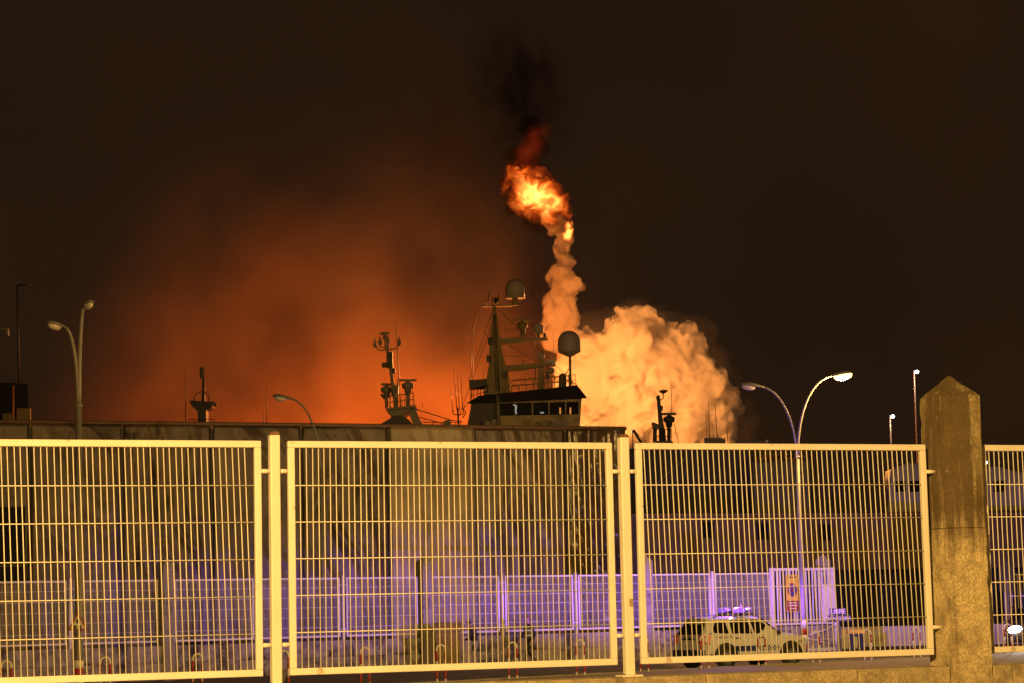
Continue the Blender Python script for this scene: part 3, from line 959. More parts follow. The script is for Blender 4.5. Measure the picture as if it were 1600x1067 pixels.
# ------------------------------------------------------------------ people
SKIN = mat('skin', (0.42, 0.25, 0.18), 0.6, var=0.05)
def person(label, loc, rz, J, top, legs, hair, shoes=BLACK):
    t = thing('person', label, 'person', loc, rz)
    names = ['pelvis', 'chest', 'neck', 'head', 'crown']
    V, Rr, E, I = [], [], [], {}
    def add(n, p_, r):
        I[n] = len(V)
        V.append(p_)
        Rr.append(r)
    add('pelvis', (0, 0, .95), (.15, .11))
    add('waist', J.get('waist', (.0, 0, 1.10)), (.135, .10))
    add('chest', J.get('chest', (.02, 0, 1.32)), (.165, .115))
    add('neckb', J.get('neckb', (.03, 0, 1.47)), (.07, .065))
    add('neck', J.get('neck', (.045, 0, 1.53)), (.052, .055))
    add('jaw', J.get('jaw', (.06, 0, 1.59)), (.07, .075))
    add('head', J.get('head', (.06, 0, 1.66)), (.08, .1))
    add('crown', J.get('crown', (.05, 0, 1.735)), (.055, .06))
    for a, b in zip(['pelvis', 'waist', 'chest', 'neckb', 'neck', 'jaw', 'head'], ['waist', 'chest', 'neckb', 'neck', 'jaw', 'head', 'crown']):
        E.append((I[a], I[b]))
    for s, nm in ((1, 'l'), (-1, 'r')):
        add(nm + 'hip', (0, s * .1, .9), (.095, .095))
        add(nm + 'knee', J[nm + 'knee'], (.06, .06))
        add(nm + 'ank', J[nm + 'ank'], (.042, .045))
        add(nm + 'toe', J[nm + 'toe'], (.04, .035))
        add(nm + 'sho', (J.get('chest', (.02, 0, 1.32))[0], s * .19, J.get('chest', (0, 0, 1.32))[2] + .08), (.066, .066))
        add(nm + 'elb', J[nm + 'elb'], (.047, .047))
        add(nm + 'wri', J[nm + 'wri'], (.034, .034))
        add(nm + 'palm', J[nm + 'palm'], (.034, .022))
        E.extend([(I['pelvis'], I[nm + 'hip']), (I[nm + 'hip'], I[nm + 'knee']), (I[nm + 'knee'], I[nm + 'ank']), (I[nm + 'ank'], I[nm + 'toe']),
                  (I['chest'], I[nm + 'sho']), (I[nm + 'sho'], I[nm + 'elb']), (I[nm + 'elb'], I[nm + 'wri']), (I[nm + 'wri'], I[nm + 'palm'])])
        w_, pl = Vector(J[nm + 'wri']), Vector(J[nm + 'palm'])
        d = (pl - w_).normalized()
        for q, yo in enumerate((-.024, -.008, .008, .024)):
            ln = (.07, .08, .075, .06)[q]
            add(f'{nm}f{q}', tuple(pl + d * ln + Vector((yo, 0, 0))), (.009, .009))
            E.append((I[nm + 'palm'], I[f'{nm}f{q}']))
        add(nm + 'th', tuple(w_ + d * .05 + Vector((.045, 0, 0))), (.01, .01))
        E.append((I[nm + 'wri'], I[nm + 'th']))
    me = bpy.data.meshes.new('body')
    me.from_pydata(V, E, [])
    o = bpy.data.objects.new('tmp', me)
    COL.objects.link(o)
    sk = o.modifiers.new('skin', 'SKIN')
    sk.use_smooth_shade = True
    for i, sv in enumerate(me.skin_vertices[0].data):
        sv.radius = Rr[i]
        sv.use_root = (i == 0)
    o.modifiers.new('sub', 'SUBSURF').levels = 2
    dg = bpy.context.evaluated_depsgraph_get()
    m2 = bpy.data.meshes.new_from_object(o.evaluated_get(dg))
    bpy.data.objects.remove(o)
    m2.name = 'body'
    m2.materials.clear()
    for m_ in (top, legs, SKIN, hair, shoes):
        m2.materials.append(m_)
    nk = V[I['neck']][2]
    hd = Vector(V[I['head']])
    hands = [Vector(J['lpalm']), Vector(J['rpalm'])]
    for p_ in m2.polygons:
        c = p_.center
        if c.z > nk - .02:
            p_.material_index = 3 if (c.z > hd.z + .045 or (c.x < hd.x - .02 and c.z > hd.z - .06)) else 2
        elif min((c - h).length for h in hands) < .11:
            p_.material_index = 2
        elif c.z < .1:
            p_.material_index = 4
        elif c.z < .96 and abs(c.y) < .17:
            p_.material_index = 1
        p_.use_smooth = True
    bd = link('body', m2, t)
    fc = MB().ell((hd.x + .098, 0, hd.z - .012), (.022, .016, .026), 8)
    fc.build('nose', SKIN, t)
    for s in (1, -1):
        MB().ell((hd.x, s * .082, hd.z - .01), (.02, .012, .03), 8).build('ear', SKIN, t)
        MB().ell((hd.x + .088, s * .032, hd.z + .012), (.008, .014, .008), 8).build('eye', DARK, t)
    MB().ell((hd.x + .085, 0, hd.z - .055), (.01, .026, .006), 8).build('mouth', mat('lips', (.3, .12, .1), .5), t)
    return t
JACK = mat('dark_jacket', (0.02, 0.02, 0.028), 0.8, var=0.2)
HAIR = mat('dark_hair', (0.015, 0.012, 0.01), 0.6)
TRD = mat('dark_trousers', (0.018, 0.018, 0.022), 0.85)
TRL = mat('pale_trousers', (0.4, 0.38, 0.36), 0.85)
walk = dict(lknee=(.16, .1, .5), lank=(.2, .1, .08), ltoe=(.34, .1, .04), rknee=(-.02, -.1, .48), rank=(-.3, -.1, .13), rtoe=(-.2, -.1, .04),
            lelb=(-.1, .25, 1.12), lwri=(.03, .26, .9), lpalm=(.06, .26, .83), relb=(.1, -.25, 1.12), rwri=(.26, -.24, .95), rpalm=(.31, -.24, .89))
p = by_wall(828, 1.3)
man = person('walking person in dark clothes and a reflective striped vest', (p.x, p.y, 0.0), R(205), walk, JACK, TRD, HAIR)
vest = MB()
VY = mat('reflective_vest', (0.12, 0.16, 0.04), 0.6, var=0.1)
for z0, z1, rx, ry in ((1.0, 1.42, .165, .205),):
    vest.lathe([(1.0, 0), (1.06, .2), (1.06, .34), (.72, .44)], (.015, 0, 1.0), 16, Matrix.Diagonal((rx, ry, 1.0)))
vest.build('vest', VY, man)
REFL = mat('reflective_tape', (0.75, 0.9, 0.75), 0.3, var=0.05)
for z in (1.07, 1.24):
    MB().lathe([(1.07, 0), (1.09, .025), (1.07, .05)], (.015, 0, z), 16, Matrix.Diagonal((.168, .208, 1.0))).build('reflective_stripe', REFL, man)
stand = dict(chest=(.06, 0, 1.3), neckb=(.11, 0, 1.44), neck=(.14, 0, 1.49), jaw=(.17, 0, 1.54), head=(.19, 0, 1.6), crown=(.18, 0, 1.68),
             lknee=(.03, .11, .5), lank=(-.02, .12, .08), ltoe=(.13, .13, .04), rknee=(.02, -.11, .5), rank=(-.03, -.12, .08), rtoe=(.12, -.13, .04),
             lelb=(.12, .27, 1.06), lwri=(.3, .2, 1.0), lpalm=(.37, .17, 1.0), relb=(.12, -.27, 1.06), rwri=(.3, -.2, 1.0), rpalm=(.37, -.17, 1.0))
p = by_wall(742, 1.5)
person('person in dark jacket and pale trousers leaning towards the bin', (p.x, p.y, 0.0), R(170), stand, JACK, TRL, HAIR)
# ------------------------------------------------------------------ shed wrapped in plastic sheeting
SA, SB = at(-160, 655.2, 88), at(975, 668, 100)
SA.z = SB.z
sd_ = (SB - SA)
sd_.z = 0
SL = sd_.length
SH = SB.z
SANG = math.atan2(sd_.y, sd_.x)
shed = thing('wrapped_shed', 'long tall shed wrapped in crinkled dark plastic sheeting behind the far fence', 'shed', (SA.x, SA.y, 0), SANG)
MB().box((SL / 2, 4.2, SH / 2 - 0.1), (SL - 0.3, 8.0, SH - 0.2)).build('frame', DARK, shed)
MB().tube([(-0.2, -0.08, SH - .03), (SL + .05, -0.08, SH - .03)], 0.09, 8).build('top_rail', mat('rail_brown', (.2, .13, .09), .6, var=.2), shed)
ma, nt, pr = nodemat('plastic_sheet')
N, L = nt.nodes, nt.links
tc = N.new('ShaderNodeTexCoord')
n1 = N.new('ShaderNodeTexNoise')
n1.inputs['Scale'].default_value, n1.inputs['Detail'].default_value = 0.45, 4
L.new(tc.outputs['Object'], n1.inputs['Vector'])
cr = N.new('ShaderNodeValToRGB')
cr.color_ramp.elements[0].position, cr.color_ramp.elements[1].position = .35, .7
cr.color_ramp.elements[0].color, cr.color_ramp.elements[1].color = (.05, .037, .03, 1), (.15, .11, .07, 1)
L.new(n1.outputs['Fac'], cr.inputs[0])
L.new(cr.outputs[0], pr.inputs['Base Color'])
pr.inputs['Roughness'].default_value = .4
mp = N.new('ShaderNodeMapping')
mp.inputs['Scale'].default_value = (2.2, 1, .8)
mp.inputs['Rotation'].default_value = (0, .35, 0)
L.new(tc.outputs['Object'], mp.inputs[0])
n2 = N.new('ShaderNodeTexNoise')
n2.inputs['Scale'].default_value, n2.inputs['Detail'].default_value = 1.6, 5
n2.inputs['Distortion'].default_value = 0.8
L.new(mp.outputs[0], n2.inputs['Vector'])
bp = N.new('ShaderNodeBump')
bp.inputs['Strength'].default_value, bp.inputs['Distance'].default_value = .28, .12
L.new(n2.outputs['Fac'], bp.inputs['Height'])
L.new(bp.outputs[0], pr.inputs['Normal'])
def kx(px):
    """distance along the shed of the wall point seen at pixel column px"""
    lo, hi = 0.0, SL
    for _ in range(40):
        mid = (lo + hi) / 2
        w = SA + sd_.normalized() * mid
        w.z = SH * .55
        d = w - Vector((0, 0, EYE))
        x_ = 800 + F * (d.dot(CR)) / d.dot(_f0)
        if x_ < px:
            lo = mid
        else:
            hi = mid
    return (lo + hi) / 2
seams = [0.0] + [kx(v) for v in (45, 190, 330, 470, 607, 742, 884)] + [SL]
glare_sheet = ma.copy()  # same plastic lightened: lamp glare on one bay painted into its colour
glare_sheet.name = 'glare_plastic_sheet'
for n_ in glare_sheet.node_tree.nodes:
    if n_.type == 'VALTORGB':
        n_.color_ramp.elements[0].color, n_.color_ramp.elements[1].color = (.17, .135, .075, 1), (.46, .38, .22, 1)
slack_sheet = ma.copy()
slack_sheet.name = 'slack_plastic_sheet'
slack_sheet.node_tree.nodes['Principled BSDF'].inputs['Roughness'].default_value = .22
def ridge(v):
    return 1 - abs(noise.noise(v)) * 2
for si in range(len(seams) - 1):
    x0, x1 = seams[si] + .05, seams[si + 1] - .05
    z0 = 0.3
    nx, nz = max(8, int((x1 - x0) / .11)), 70
    heavy = 1.0 + (3.5 if si == 7 else 0.8 if si in (2, 4) else 0)
    vs, fs = [], []
    for j in range(nz + 1):
        z = z0 + (SH - .08 - z0) * j / nz
        for i in range(nx + 1):
            u = i / nx
            x = x0 + (x1 - x0) * u
            env = min(1, 6 * u, 6 * (1 - u))
            if si == 7:                                # slack end sheet: swags hang from the right corner
                q = Vector((math.hypot((1.05 - u) * 2.6, (z - 9.0) * .55) * 1.9, u * .6, 4.2))
            else:
                q = Vector((x * 1.1 + .25 * z + noise.noise(Vector((x * .4, z * .3, 5))) * 1.2, z * .16, si * 3.1))
            h = ridge(q) ** 3 * .10 * heavy + ridge(q * 2.3) ** 4 * .05 * heavy + noise.noise(Vector((x * .25, z * .25, si))) * .12
            vs.append((x, -.12 - h * env - (0.08 if si % 2 else 0), z))
    for j in range(nz):
        for i in range(nx):
            a = j * (nx + 1) + i
            fs.append((a, a + 1, a + nx + 2, a + nx + 1))
    o = MB().add(vs, fs, True).build('plastic_sheet', {5: glare_sheet, 7: slack_sheet}.get(si, ma), shed)
    s_ = o.modifiers.new('thick', 'SOLIDIFY')
    s_.thickness = .01
    if si:
        MB().box((seams[si], -.1, SH / 2), (.06, .1, SH - .3)).build('scaffold_upright', DARK, shed)
# opening at the near end: its inner shade painted as a near-black box
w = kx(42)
MB().box((w - 1.5, -.42, 4.9), (2.7, .08, 2.9)).build('opening', mat('opening_shade', (.008, .007, .006), .9), shed)
for z in (3.45, 4.1, 6.38):
    MB().box((w - 1.5, -.48, z), (2.8, .06, .07)).build('scaffold_rail', DARK, shed)

# ------------------------------------------------------------------ low quay building with small square windows
QB0, QB1 = at(975, 806, 112), at(1700, 800, 124)
qd = QB1 - QB0
qz = QB0.z
qa = math.atan2(qd.y, qd.x)
ql_ = math.hypot(qd.x, qd.y)
qb = thing('quay_building', 'long low brown quay building with three small square windows', 'building', (QB0.x, QB0.y, 0), qa)
BRN = mat('brown_render', (.2, .14, .11), .85, var=.2, scale=1.2, dirt=(.08, .06, .05), dscale=.6)
MB().box((ql_ / 2, 2, (3.6 + qz) / 2), (ql_, 4, qz - 3.6)).build('upper_wall', BRN, qb)
MB().box((ql_ / 2, 2.6, 1.8), (ql_, 2.8, 3.58)).build('recessed_ground_floor', DARK, qb)
MB().box((ql_ / 2, 1.95, qz + .06), (ql_ + .2, 4.2, .12)).build('roof_edge', mat('roof_edge_brown', (.26, .18, .13), .8), qb)
for px in (1105, 1215, 1345):
    c = at(px, 827, 114)
    k_ = (c - QB0).dot(Vector((math.cos(qa), math.sin(qa), 0)))
    wn = MB()
    for (a, b, cc, d) in ((-.36, .36, -.44, -.38), (-.36, .36, .38, .44), (-.36, -.3, -.379, .379), (.3, .36, -.379, .379)):
        wn.box(((a + b) / 2, 0, (cc + d) / 2), (b - a, .06, d - cc))
    wo = wn.build('window', DARK, qb, (k_, -.03, c.z))
    MB().box((0, .012, 0), (.6, .03, .76)).build('pane', GLASS, wo)
for i in range(9):
    MB().box((1.2 + i * 2.6, .35, 1.8), (.25, .3, 3.57)).build('pier', DARK, qb)

# ------------------------------------------------------------------ ships behind
CREAM = mat('cream_ship_paint', (.5, .41, .23), .55, var=.15, scale=2, dirt=(.2, .13, .07), dscale=.8)
MASTP = mat('ochre_mast_paint', (.3, .235, .11), .55, var=.15, scale=2)
NAVY = mat('navy_ship_paint', (.045, .04, .065), .5, var=.2)
DOME = mat('radome_grey', (.42, .38, .36), .5, var=.05)
HULL = mat('dark_hull_paint', (.025, .022, .022), .6, var=.3, scale=.6)
SHIPGREY = mat('ship_grey_paint', (.3, .27, .24), .6, var=.15)
def ship(name, label, D, px, group='ships moored behind the quay', py=1000):
    loc = at(px, py, D)
    loc.z = 0
    t = thing(name, label, 'ship', loc, 0, group)
    t['D'] = D
    return t
def P(t, px, py, dd=0.0):
    return at(px, py, t['D'] + dd)
def tb(t, nm, pts, r, m_, seg=6, parent=None):
    mb = MB().tube([P(t, *q) for q in pts], r, seg)
    if parent is not None:
        return mb.build(nm, m_, parent, -Vector(t.location))
    return wchild(mb, nm, m_, t)
def slab(t, nm, poly, d0, d1, m_, bevel=0.0):
    a = [P(t, x, y, d0) for x, y in poly]
    n = len(a)
    b = [q + Vector((0, d1 - d0, 0)) for q in a]
    mb = MB().add(a + b, [tuple(range(n)), tuple(range(n, 2 * n))[::-1]] + [((i + 1) % n, i, i + n, (i + 1) % n + n) for i in range(n)])
    return wchild(mb, nm, m_, t, bevel)
def dome(t, px, py0, py1, w, m_, nm='radome', cone=0.0, dd=0.0):
    """rounded radome between py0 (top) and py1 (bottom of the drum), w pixels wide"""
    s = (t['D'] + dd) / F
    r, H = w / 2 * s, (py1 - py0) * s
    c = P(t, px, py1, dd)
    prof = []
    if cone:
        prof += [(r * .25, -cone * s), (r * .98, -0.02)]
    prof += [(r, 0), (r, H - r)] if H > r else [(r, 0)]
    h0 = max(0, H - r)
    for q in range(1, 9):
        a = q / 8 * math.pi / 2
        prof.append((max(.02, r * math.cos(a)), h0 + (H - h0) * math.sin(a)))
    return wchild(MB().lathe(prof, c, 20), nm, m_, t)
def radar(t, px, py, w, ped, m_, dd=0.0, yaw=0.0):
    s = t['D'] / F
    c = P(t, px, py, dd)
    o = wchild(MB().box(c, (w * s, .12, .13), yaw), 'radar_scanner', m_, t)
    wchild(MB().lathe([(.16, -.75), (.2, -.5), (.32, -.42), (.34, -.2), (.12, -.1), (.1, -.06)], c, 12), 'radar_motor', m_, t)
    tb(t, 'radar_pedestal', [(px, py + .7 / s, dd), (px, py + ped, dd)], .11, m_)
    return o
def rail(t, pts, h, m_, n, r=.022, dd=0.0):
    """guard rail along pixel polyline pts (foot), h px high with n stanchions"""
    mb = MB()
    pp = [P(t, x, y, dd) for x, y in pts]
    hh = h * t['D'] / F
    for f in (1.0, .5):
        mb.tube([q + Vector((0, 0, hh * f)) for q in pp], r, 5)
    tot = len(pp) - 1
    for i in range(n + 1):
        u = i / n * tot
        k_ = min(int(u), tot - 1)
        q = pp[k_].lerp(pp[k_ + 1], u - k_)
        mb.tube([q, q + Vector((0, 0, hh))], r, 5)
    return wchild(mb, 'guard_rail', m_, t)

# --- the trawler with the big wheelhouse
T = ship('fishing_trawler', 'large trawler with cream wheelhouse, tapered ochre mast and white radomes before the fire', 135, 815)
slab(T, 'wheelhouse', [(740, 700), (907, 700), (906, 664), (909, 621), (735, 626)], 0, 7, CREAM)
slab(T, 'hull', [(560, 1010), (1000, 1010), (1010, 700), (560, 700)], .8, 9, HULL)
slab(T, 'wheelhouse_side', [(722, 705), (778, 705), (778, 622), (737, 628)], -.35, 6.5, NAVY)  # darker further side of the wheelhouse, a separate navy slab
# sloping visor roof
fa = [P(T, 728, 630, -.9), P(T, 918, 621.5, -.9), P(T, 918, 621.5, 7.5), P(T, 728, 630, 7.5)]
fb = [P(T, 748, 617.5, 0.2), P(T, 902, 601, 0.2), P(T, 902, 601, 6.6), P(T, 748, 617.5, 6.6)]
wchild(MB().hexa(fa, fb), 'visor_roof', NAVY, T)
xs = [780, 805, 832, 858, 884, 905]
for a, b in zip(xs, xs[1:]):
    slab(T, 'bridge_window', [(a + 1, 649 - (a - 780) * .02), (b - 1, 649 - (b - 780) * .02), (b - 1, 629 - (b - 780) * .02), (a + 1, 629.5 - (a - 780) * .02)], -.05, .05, GLASS)
litw = emat('bridge_glow', (.75, .9, .85), 0.28)
slab(T, 'lit_fitting', [(806, 646), (808, 646), (805, 634), (801, 632), (803, 631), (808, 633)], -.09, -.06, litw)
slab(T, 'lit_fitting', [(844, 645), (850, 645), (850, 643), (844, 643)], -.09, -.06, litw)
slab(T, 'cream_sill', [(778, 652), (907, 650), (907, 648.6), (778, 650.4)], -.12, .06, CREAM)
for x in (874, 890):  # fire glow in the windows painted as small emissive slabs
    slab(T, 'fire_glow_patch', [(x, 646), (x + 2.5, 646), (x + 2.5, 636), (x, 636)], -.08, -.055, emat('window_fire_glow', FIRE, 0.55))
# main mast: tapered box tower
def tower(levels, d0, d1):
    vs, fs = [], []
    for (y, xl, xr, sq) in levels:
        w = (d1 - d0) * sq
        m_ = (d0 + d1) / 2
        vs += [P(T, xl, y, m_ - w / 2), P(T, xr, y, m_ - w / 2), P(T, xr, y, m_ + w / 2), P(T, xl, y, m_ + w / 2)]
    for i in range(len(levels) - 1):
        for k_ in range(4):
            fs.append((i * 4 + k_, (i + 1) * 4 + k_, (i + 1) * 4 + (k_ + 1) % 4, i * 4 + (k_ + 1) % 4))
    fs += [(0, 1, 2, 3), tuple(len(vs) - 4 + q for q in (3, 2, 1, 0))]
    return MB().add(vs, fs)
wchild(tower([(620, 755, 800, 1), (606, 758, 797, 1), (585, 761, 793, .95), (572, 763.5, 790, .9), (530, 765, 781, .7), (505, 768.5, 777, .5), (478, 770.5, 774.5, .3)], 2.2, 3.9), 'mast', MASTP, T)
slab(T, 'top_platform', [(754, 479.4), (800, 478.2), (800, 476.5), (754, 477.6)], 2.75, 3.3, MASTP)
dome(T, 805, 436, 467, 30.5, DOME, dd=3)
for q in range(26):
    y_ = 608 - q * 4.6
    xa, xb = 778 - (608 - y_) * .035, 783 - (608 - y_) * .055
    tb(T, 'ladder_rung', [(xa - 3, y_, 1.9 + (608 - y_) * .006), (xb - 2, y_, 1.9 + (608 - y_) * .006)], .018, DARK, 4)
for q in (0, 1):
    tb(T, 'ladder_stile', [(775.5 + q * 5, 610, 1.9), (771.5 + q * 2.6, 492, 2.6)], .02, DARK, 4)
for (x0, y0, x1, y1) in ((772, 479, 732, 594), (773, 479, 800, 612), (774, 480, 900, 600), (771, 500, 715, 655), (781, 530, 902, 601)):
    tb(T, 'rigging_wire', [(x0, y0, 3), (x1, y1, 4)], .014, DARK, 4)
for (x, y) in ((764, 560), (766, 533), (790, 585)):
    wchild(MB().box(P(T, x, y, 1.9), (.3, .25, .4)), 'junction_box', DARK, T)
tb(T, 'dome_pedestal', [(805, 467, 3), (805, 478, 3)], .2, MASTP)
slab(T, 'yard_arm', [(778, 538), (818, 534), (856, 531), (856, 528), (780, 529)], 2.7, 3.3, MASTP)
slab(T, 'yard_arm', [(789, 579), (822, 576), (862, 568), (862, 565.5), (788, 570)], 2.7, 3.3, MASTP)
radar(T, 816, 501, 29, 28, MASTP, 3, .2)
dome(T, 841, 505, 522, 16.5, DOME, dd=3)
tb(T, 'dome_pedestal', [(841, 522, 3), (841, 530, 3)], .1, MASTP)
slab(T, 'flood_light', [(849, 527), (853, 527), (853, 521), (849, 521)], 2.6, 3.2, DARK)
dome(T, 889.5, 517, 549, 36, DOME, cone=7, dd=2)
tb(T, 'dome_pole', [(890.5, 555, 2), (891.5, 606, 2)], .075, MASTP, 8)
tb(T, 'dome_stay', [(891, 572, 2), (880, 590, 2.4)], .03, MASTP)
tb(T, 'dome_stay', [(891, 590, 2), (898, 606, 2.4)], .03, MASTP)
rail(T, [(800, 610), (850, 606), (900, 601)], 17, MASTP, 9, dd=.6)
rail(T, [(797, 611), (842, 607), (890, 603)], 17, MASTP, 7, dd=5.6)
slab(T, 'funnel_cowl', [(873, 606), (885, 605), (885, 588), (882, 583), (877, 582), (873.5, 586)], 3.4, 4.6, DARK)
wchild(tower([(613, 839, 852, .6), (590, 840, 851, .55), (560, 841, 850, .5), (550, 843, 848, .4)], 3.6, 5.0), 'signal_mast', MASTP, T)
slab(T, 'search_light', [(852, 571), (868, 570), (868, 560), (852, 561)], 3.5, 4.3, DOME)
wchild(MB().ell(P(T, 845, 555, 4), (.26, .26, .24)), 'camera_ball', DOME, T)
wchild(MB().ell(P(T, 861, 578, 4), (.24, .24, .2)), 'horn', DOME, T)
slab(T, 'equipment_box', [(853, 592), (858, 592), (858, 581), (853, 581)], 3.5, 4.1, DARK)
tb(T, 'bracket', [(845, 585, 4), (862, 576, 4)], .04, MASTP)
tb(T, 'bracket', [(818, 567, 3), (817, 561, 3)], .04, MASTP)
slab(T, 'locker', [(733, 605), (760, 603.5), (760, 591), (733, 593)], 1.4, 3, DARK)
rail(T, [(735, 628), (762, 620)], 20, DARK, 5, dd=1.2)
for (x0, y0, x1, y1, r_) in ((737, 630, 735.5, 520, .03), (739.5, 600, 738, 500, .022), (837, 600, 833, 432, .022), (848, 555, 844, 455, .018), (866, 562, 864, 520, .016), (756, 600, 755, 575, .018)):
    tb(T, 'whip_antenna', [(x0, y0, 3), (x1, y1, 3)], [r_, r_ * .4], DARK, 5)
for (x0, y0, x1, y1) in ((738, 520, 748, 490), (748, 490, 752, 478), (763, 528, 757, 518), (766, 505, 772, 470), (780, 534, 838, 520), (784, 516, 832, 513), (788, 556, 840, 556)):
    tb(T, 'rigging_wire', [(x0, y0, 3), (x1, y1, 3)], .016, MASTP, 5)
for x, y, h in ((764, 476, 18), (770, 478, 12), (779, 478, 20), (760, 478, 10)):
    tb(T, 'aerial', [(x, y, 3), (x, y - h, 3)], .03, DARK, 5)
wchild(MB().ell(P(T, 775, 470, 3), (.14, .14, .2)), 'mast_lamp', DARK, T)
for x in (778, 781.5):
    tb(T, 'flag_pole', [(x, 668, -1.2), (x - 2, 590 if x < 780 else 618, -1.2)], .035, SHIPGREY)
for (x, y, w_, h_) in ((768, 665, 8, 11), (862, 664, 24, 9), (845, 664, 12, 8), (757, 664, 10, 7)):
    slab(T, 'deck_box', [(x, y + 3), (x + w_, y + 3), (x + w_, y - h_ * .9), (x + w_ * .3, y - h_), (x, y - h_ * .8)], -1.6, -.8, SHIPGREY)
# antenna farm at the bow of the wheelhouse
tb(T, 'aerial_mast', [(716.5, 666, 1), (715, 636, 1)], .06, DARK)
tb(T, 'aerial_yoke', [(707, 640, 1), (708, 646, 1), (716, 648, 1), (723, 646, 1), (725, 638, 1)], .035, DARK)
for (x0, y0, x1, y1) in ((708, 642, 704, 610), (714, 640, 709, 574), (718, 641, 714, 580), (723, 640, 720, 585)):
    tb(T, 'whip_antenna', [(x0, y0, 1), (x1, y1, 1)], [.028, .012], DARK, 5)
tb(T, 'tangled_bracket', [(723, 652, 1), (728, 644, 1), (724, 638, 1), (728, 632, 1)], .035, DARK)

# --- ship with the slim instrument mast
T = ship('coaster_ship', 'ship with slim white instrument mast and railed radar platform against orange glow', 128, 625)
slab(T, 'hull', [(560, 1010), (720, 1010), (720, 690), (560, 690)], 0, 9, HULL)
wchild(MB().tube([P(T, 624, 660, 2), P(T, 620, 640, 2), P(T, 613, 595, 2), P(T, 606, 545, 2), P(T, 605, 530, 2)], [.15, .14, .1, .08, .06], 8), 'mast', SHIPGREY, T)
slab(T, 'radar_flat', [(593, 522), (609, 522), (609, 520.8), (593, 520.8)], 1.8, 2.2, SHIPGREY)
wchild(MB().lathe([(.12, -.25), (.1, 0), (.3, .1), (.25, .15)], P(T, 601, 524, 2), 10), 'top_unit', SHIPGREY, T)
tb(T, 'top_pole', [(601, 524, 2), (602.5, 546, 2)], .05, SHIPGREY)
tb(T, 'yard', [(587, 537, 2), (590, 545, 2), (596, 547, 2), (607, 546, 2), (618, 544, 2), (623, 538, 2)], .04, SHIPGREY)
for x, y in ((586, 537), (594, 534), (606, 532), (624, 534)):
    wchild(MB().lathe([(.05, -.2), (.1, -.05), (.14, 0), (.05, .1), (.04, .25)], P(T, x, y, 2), 8), 'wind_sensor', SHIPGREY, T)
tb(T, 'yard', [(594, 536, 2), (595, 542, 2), (602, 543, 2)], .035, SHIPGREY)
slab(T, 'flag', [(596, 566), (607, 565), (608, 573), (597, 574)], 1.95, 2.02, mat('flag_green', (.16, .13, .06), .9))
slab(T, 'signal_lamps', [(612, 575), (617, 574), (618, 582), (613, 583)], 1.9, 2.2, DARK)
wchild(MB().box(P(T, 609, 562, 2), (.35, .35, .9)), 'instrument_box', DARK, T)
tb(T, 'whip_antenna', [(626, 635, 2), (622, 560, 2), (618, 505, 2)], [.03, .025, .01], DARK, 5)
radar(T, 637, 593.5, 28, 40, SHIPGREY, 1.4, .1)
tb(T, 'rail_frame', [(621, 630, 1.5), (621, 592, 1.5), (626, 592, 1.5)], .04, SHIPGREY)
radar(T, 604, 600, 17, 36, SHIPGREY, 3, .5)
slab(T, 'tilted_horn', [(594, 616), (597, 614), (603, 621), (600, 623)], 1.5, 2.1, DARK)
slab(T, 'locker', [(611, 617), (622, 615), (623, 600), (612, 602)], 2.2, 3, SHIPGREY)
slab(T, 'platform', [(603, 640), (647, 636), (649, 632), (603, 637)], .4, 3.6, SHIPGREY)
slab(T, 'platform_support', [(604, 641), (645, 637), (630, 648), (613, 654)], .8, 3.2, SHIPGREY)
rail(T, [(603, 638), (647, 633)], 20, SHIPGREY, 7, dd=.5)
rail(T, [(603, 638), (647, 633)], 20, SHIPGREY, 6, dd=3.4)
slab(T, 'cabin_roof', [(586, 667), (648, 667), (640, 656), (627, 648), (616, 649)], .5, 5, NAVY)
slab(T, 'funnel', [(647, 667), (661, 667), (649, 638), (637, 640)], 1.2, 3, SHIPGREY)
tb(T, 'stay', [(648, 638, 1.5), (705, 656, 1.5), (722, 658, 1.5)], .03, DARK)
tb(T, 'stay', [(655, 651, 1.5), (695, 662, 1.5)], .025, DARK)
rail(T, [(660, 668), (700, 668), (720, 668)], 9, SHIPGREY, 5, dd=1)
slab(T, 'hatch', [(693, 668), (704, 668), (704, 657), (700, 655), (695, 656), (693, 659)], 1, 1.8, SHIPGREY)
for (x, y0, y1) in ((645, 640, 600), (660, 636, 628)):
    tb(T, 'thin_aerial', [(x, y0, 2), (x, y1, 2)], .015, DARK, 5)

# --- small dark mast far left in the smoke
T = ship('smoke_dimmed_ship', 'small dark ship mast half lost in smoke above the shed', 133, 316)
slab(T, 'hull', [(260, 1010), (360, 1010), (360, 690), (260, 690)], 0, 8, HULL)
wchild(MB().tube([P(T, 317, 668, 2), P(T, 318, 620, 2), P(T, 318, 572, 2)], [.2, .1, .06], 8), 'mast', DARK, T)
slab(T, 'lamp_box', [(312, 590), (317, 590), (317, 573), (312, 573)], 1.8, 2.2, DARK)
slab(T, 'crow_nest', [(296, 625), (336, 627), (330, 636), (322, 640), (322, 666), (309, 666), (309, 642), (300, 634)], 1.5, 2.6, DARK)
wchild(MB().ell(P(T, 331, 631, 2), (.35, .3, .14)), 'radar_disc', DARK, T)
tb(T, 'hoop', [(302, 626, 2), (306, 615, 2), (318, 610, 2), (326, 617, 2), (328, 628, 2)], .03, DARK)
rail(T, [(295, 663), (336, 663)], 9, DARK, 5, dd=1.5)
for (x, y0, y1) in ((290, 665, 575), (417, 668, 596), (412, 668, 640)):
    tb(T, 'whip_antenna', [(x, y0, 2), (x, y1, 2)], [.035, .012], DARK, 5)

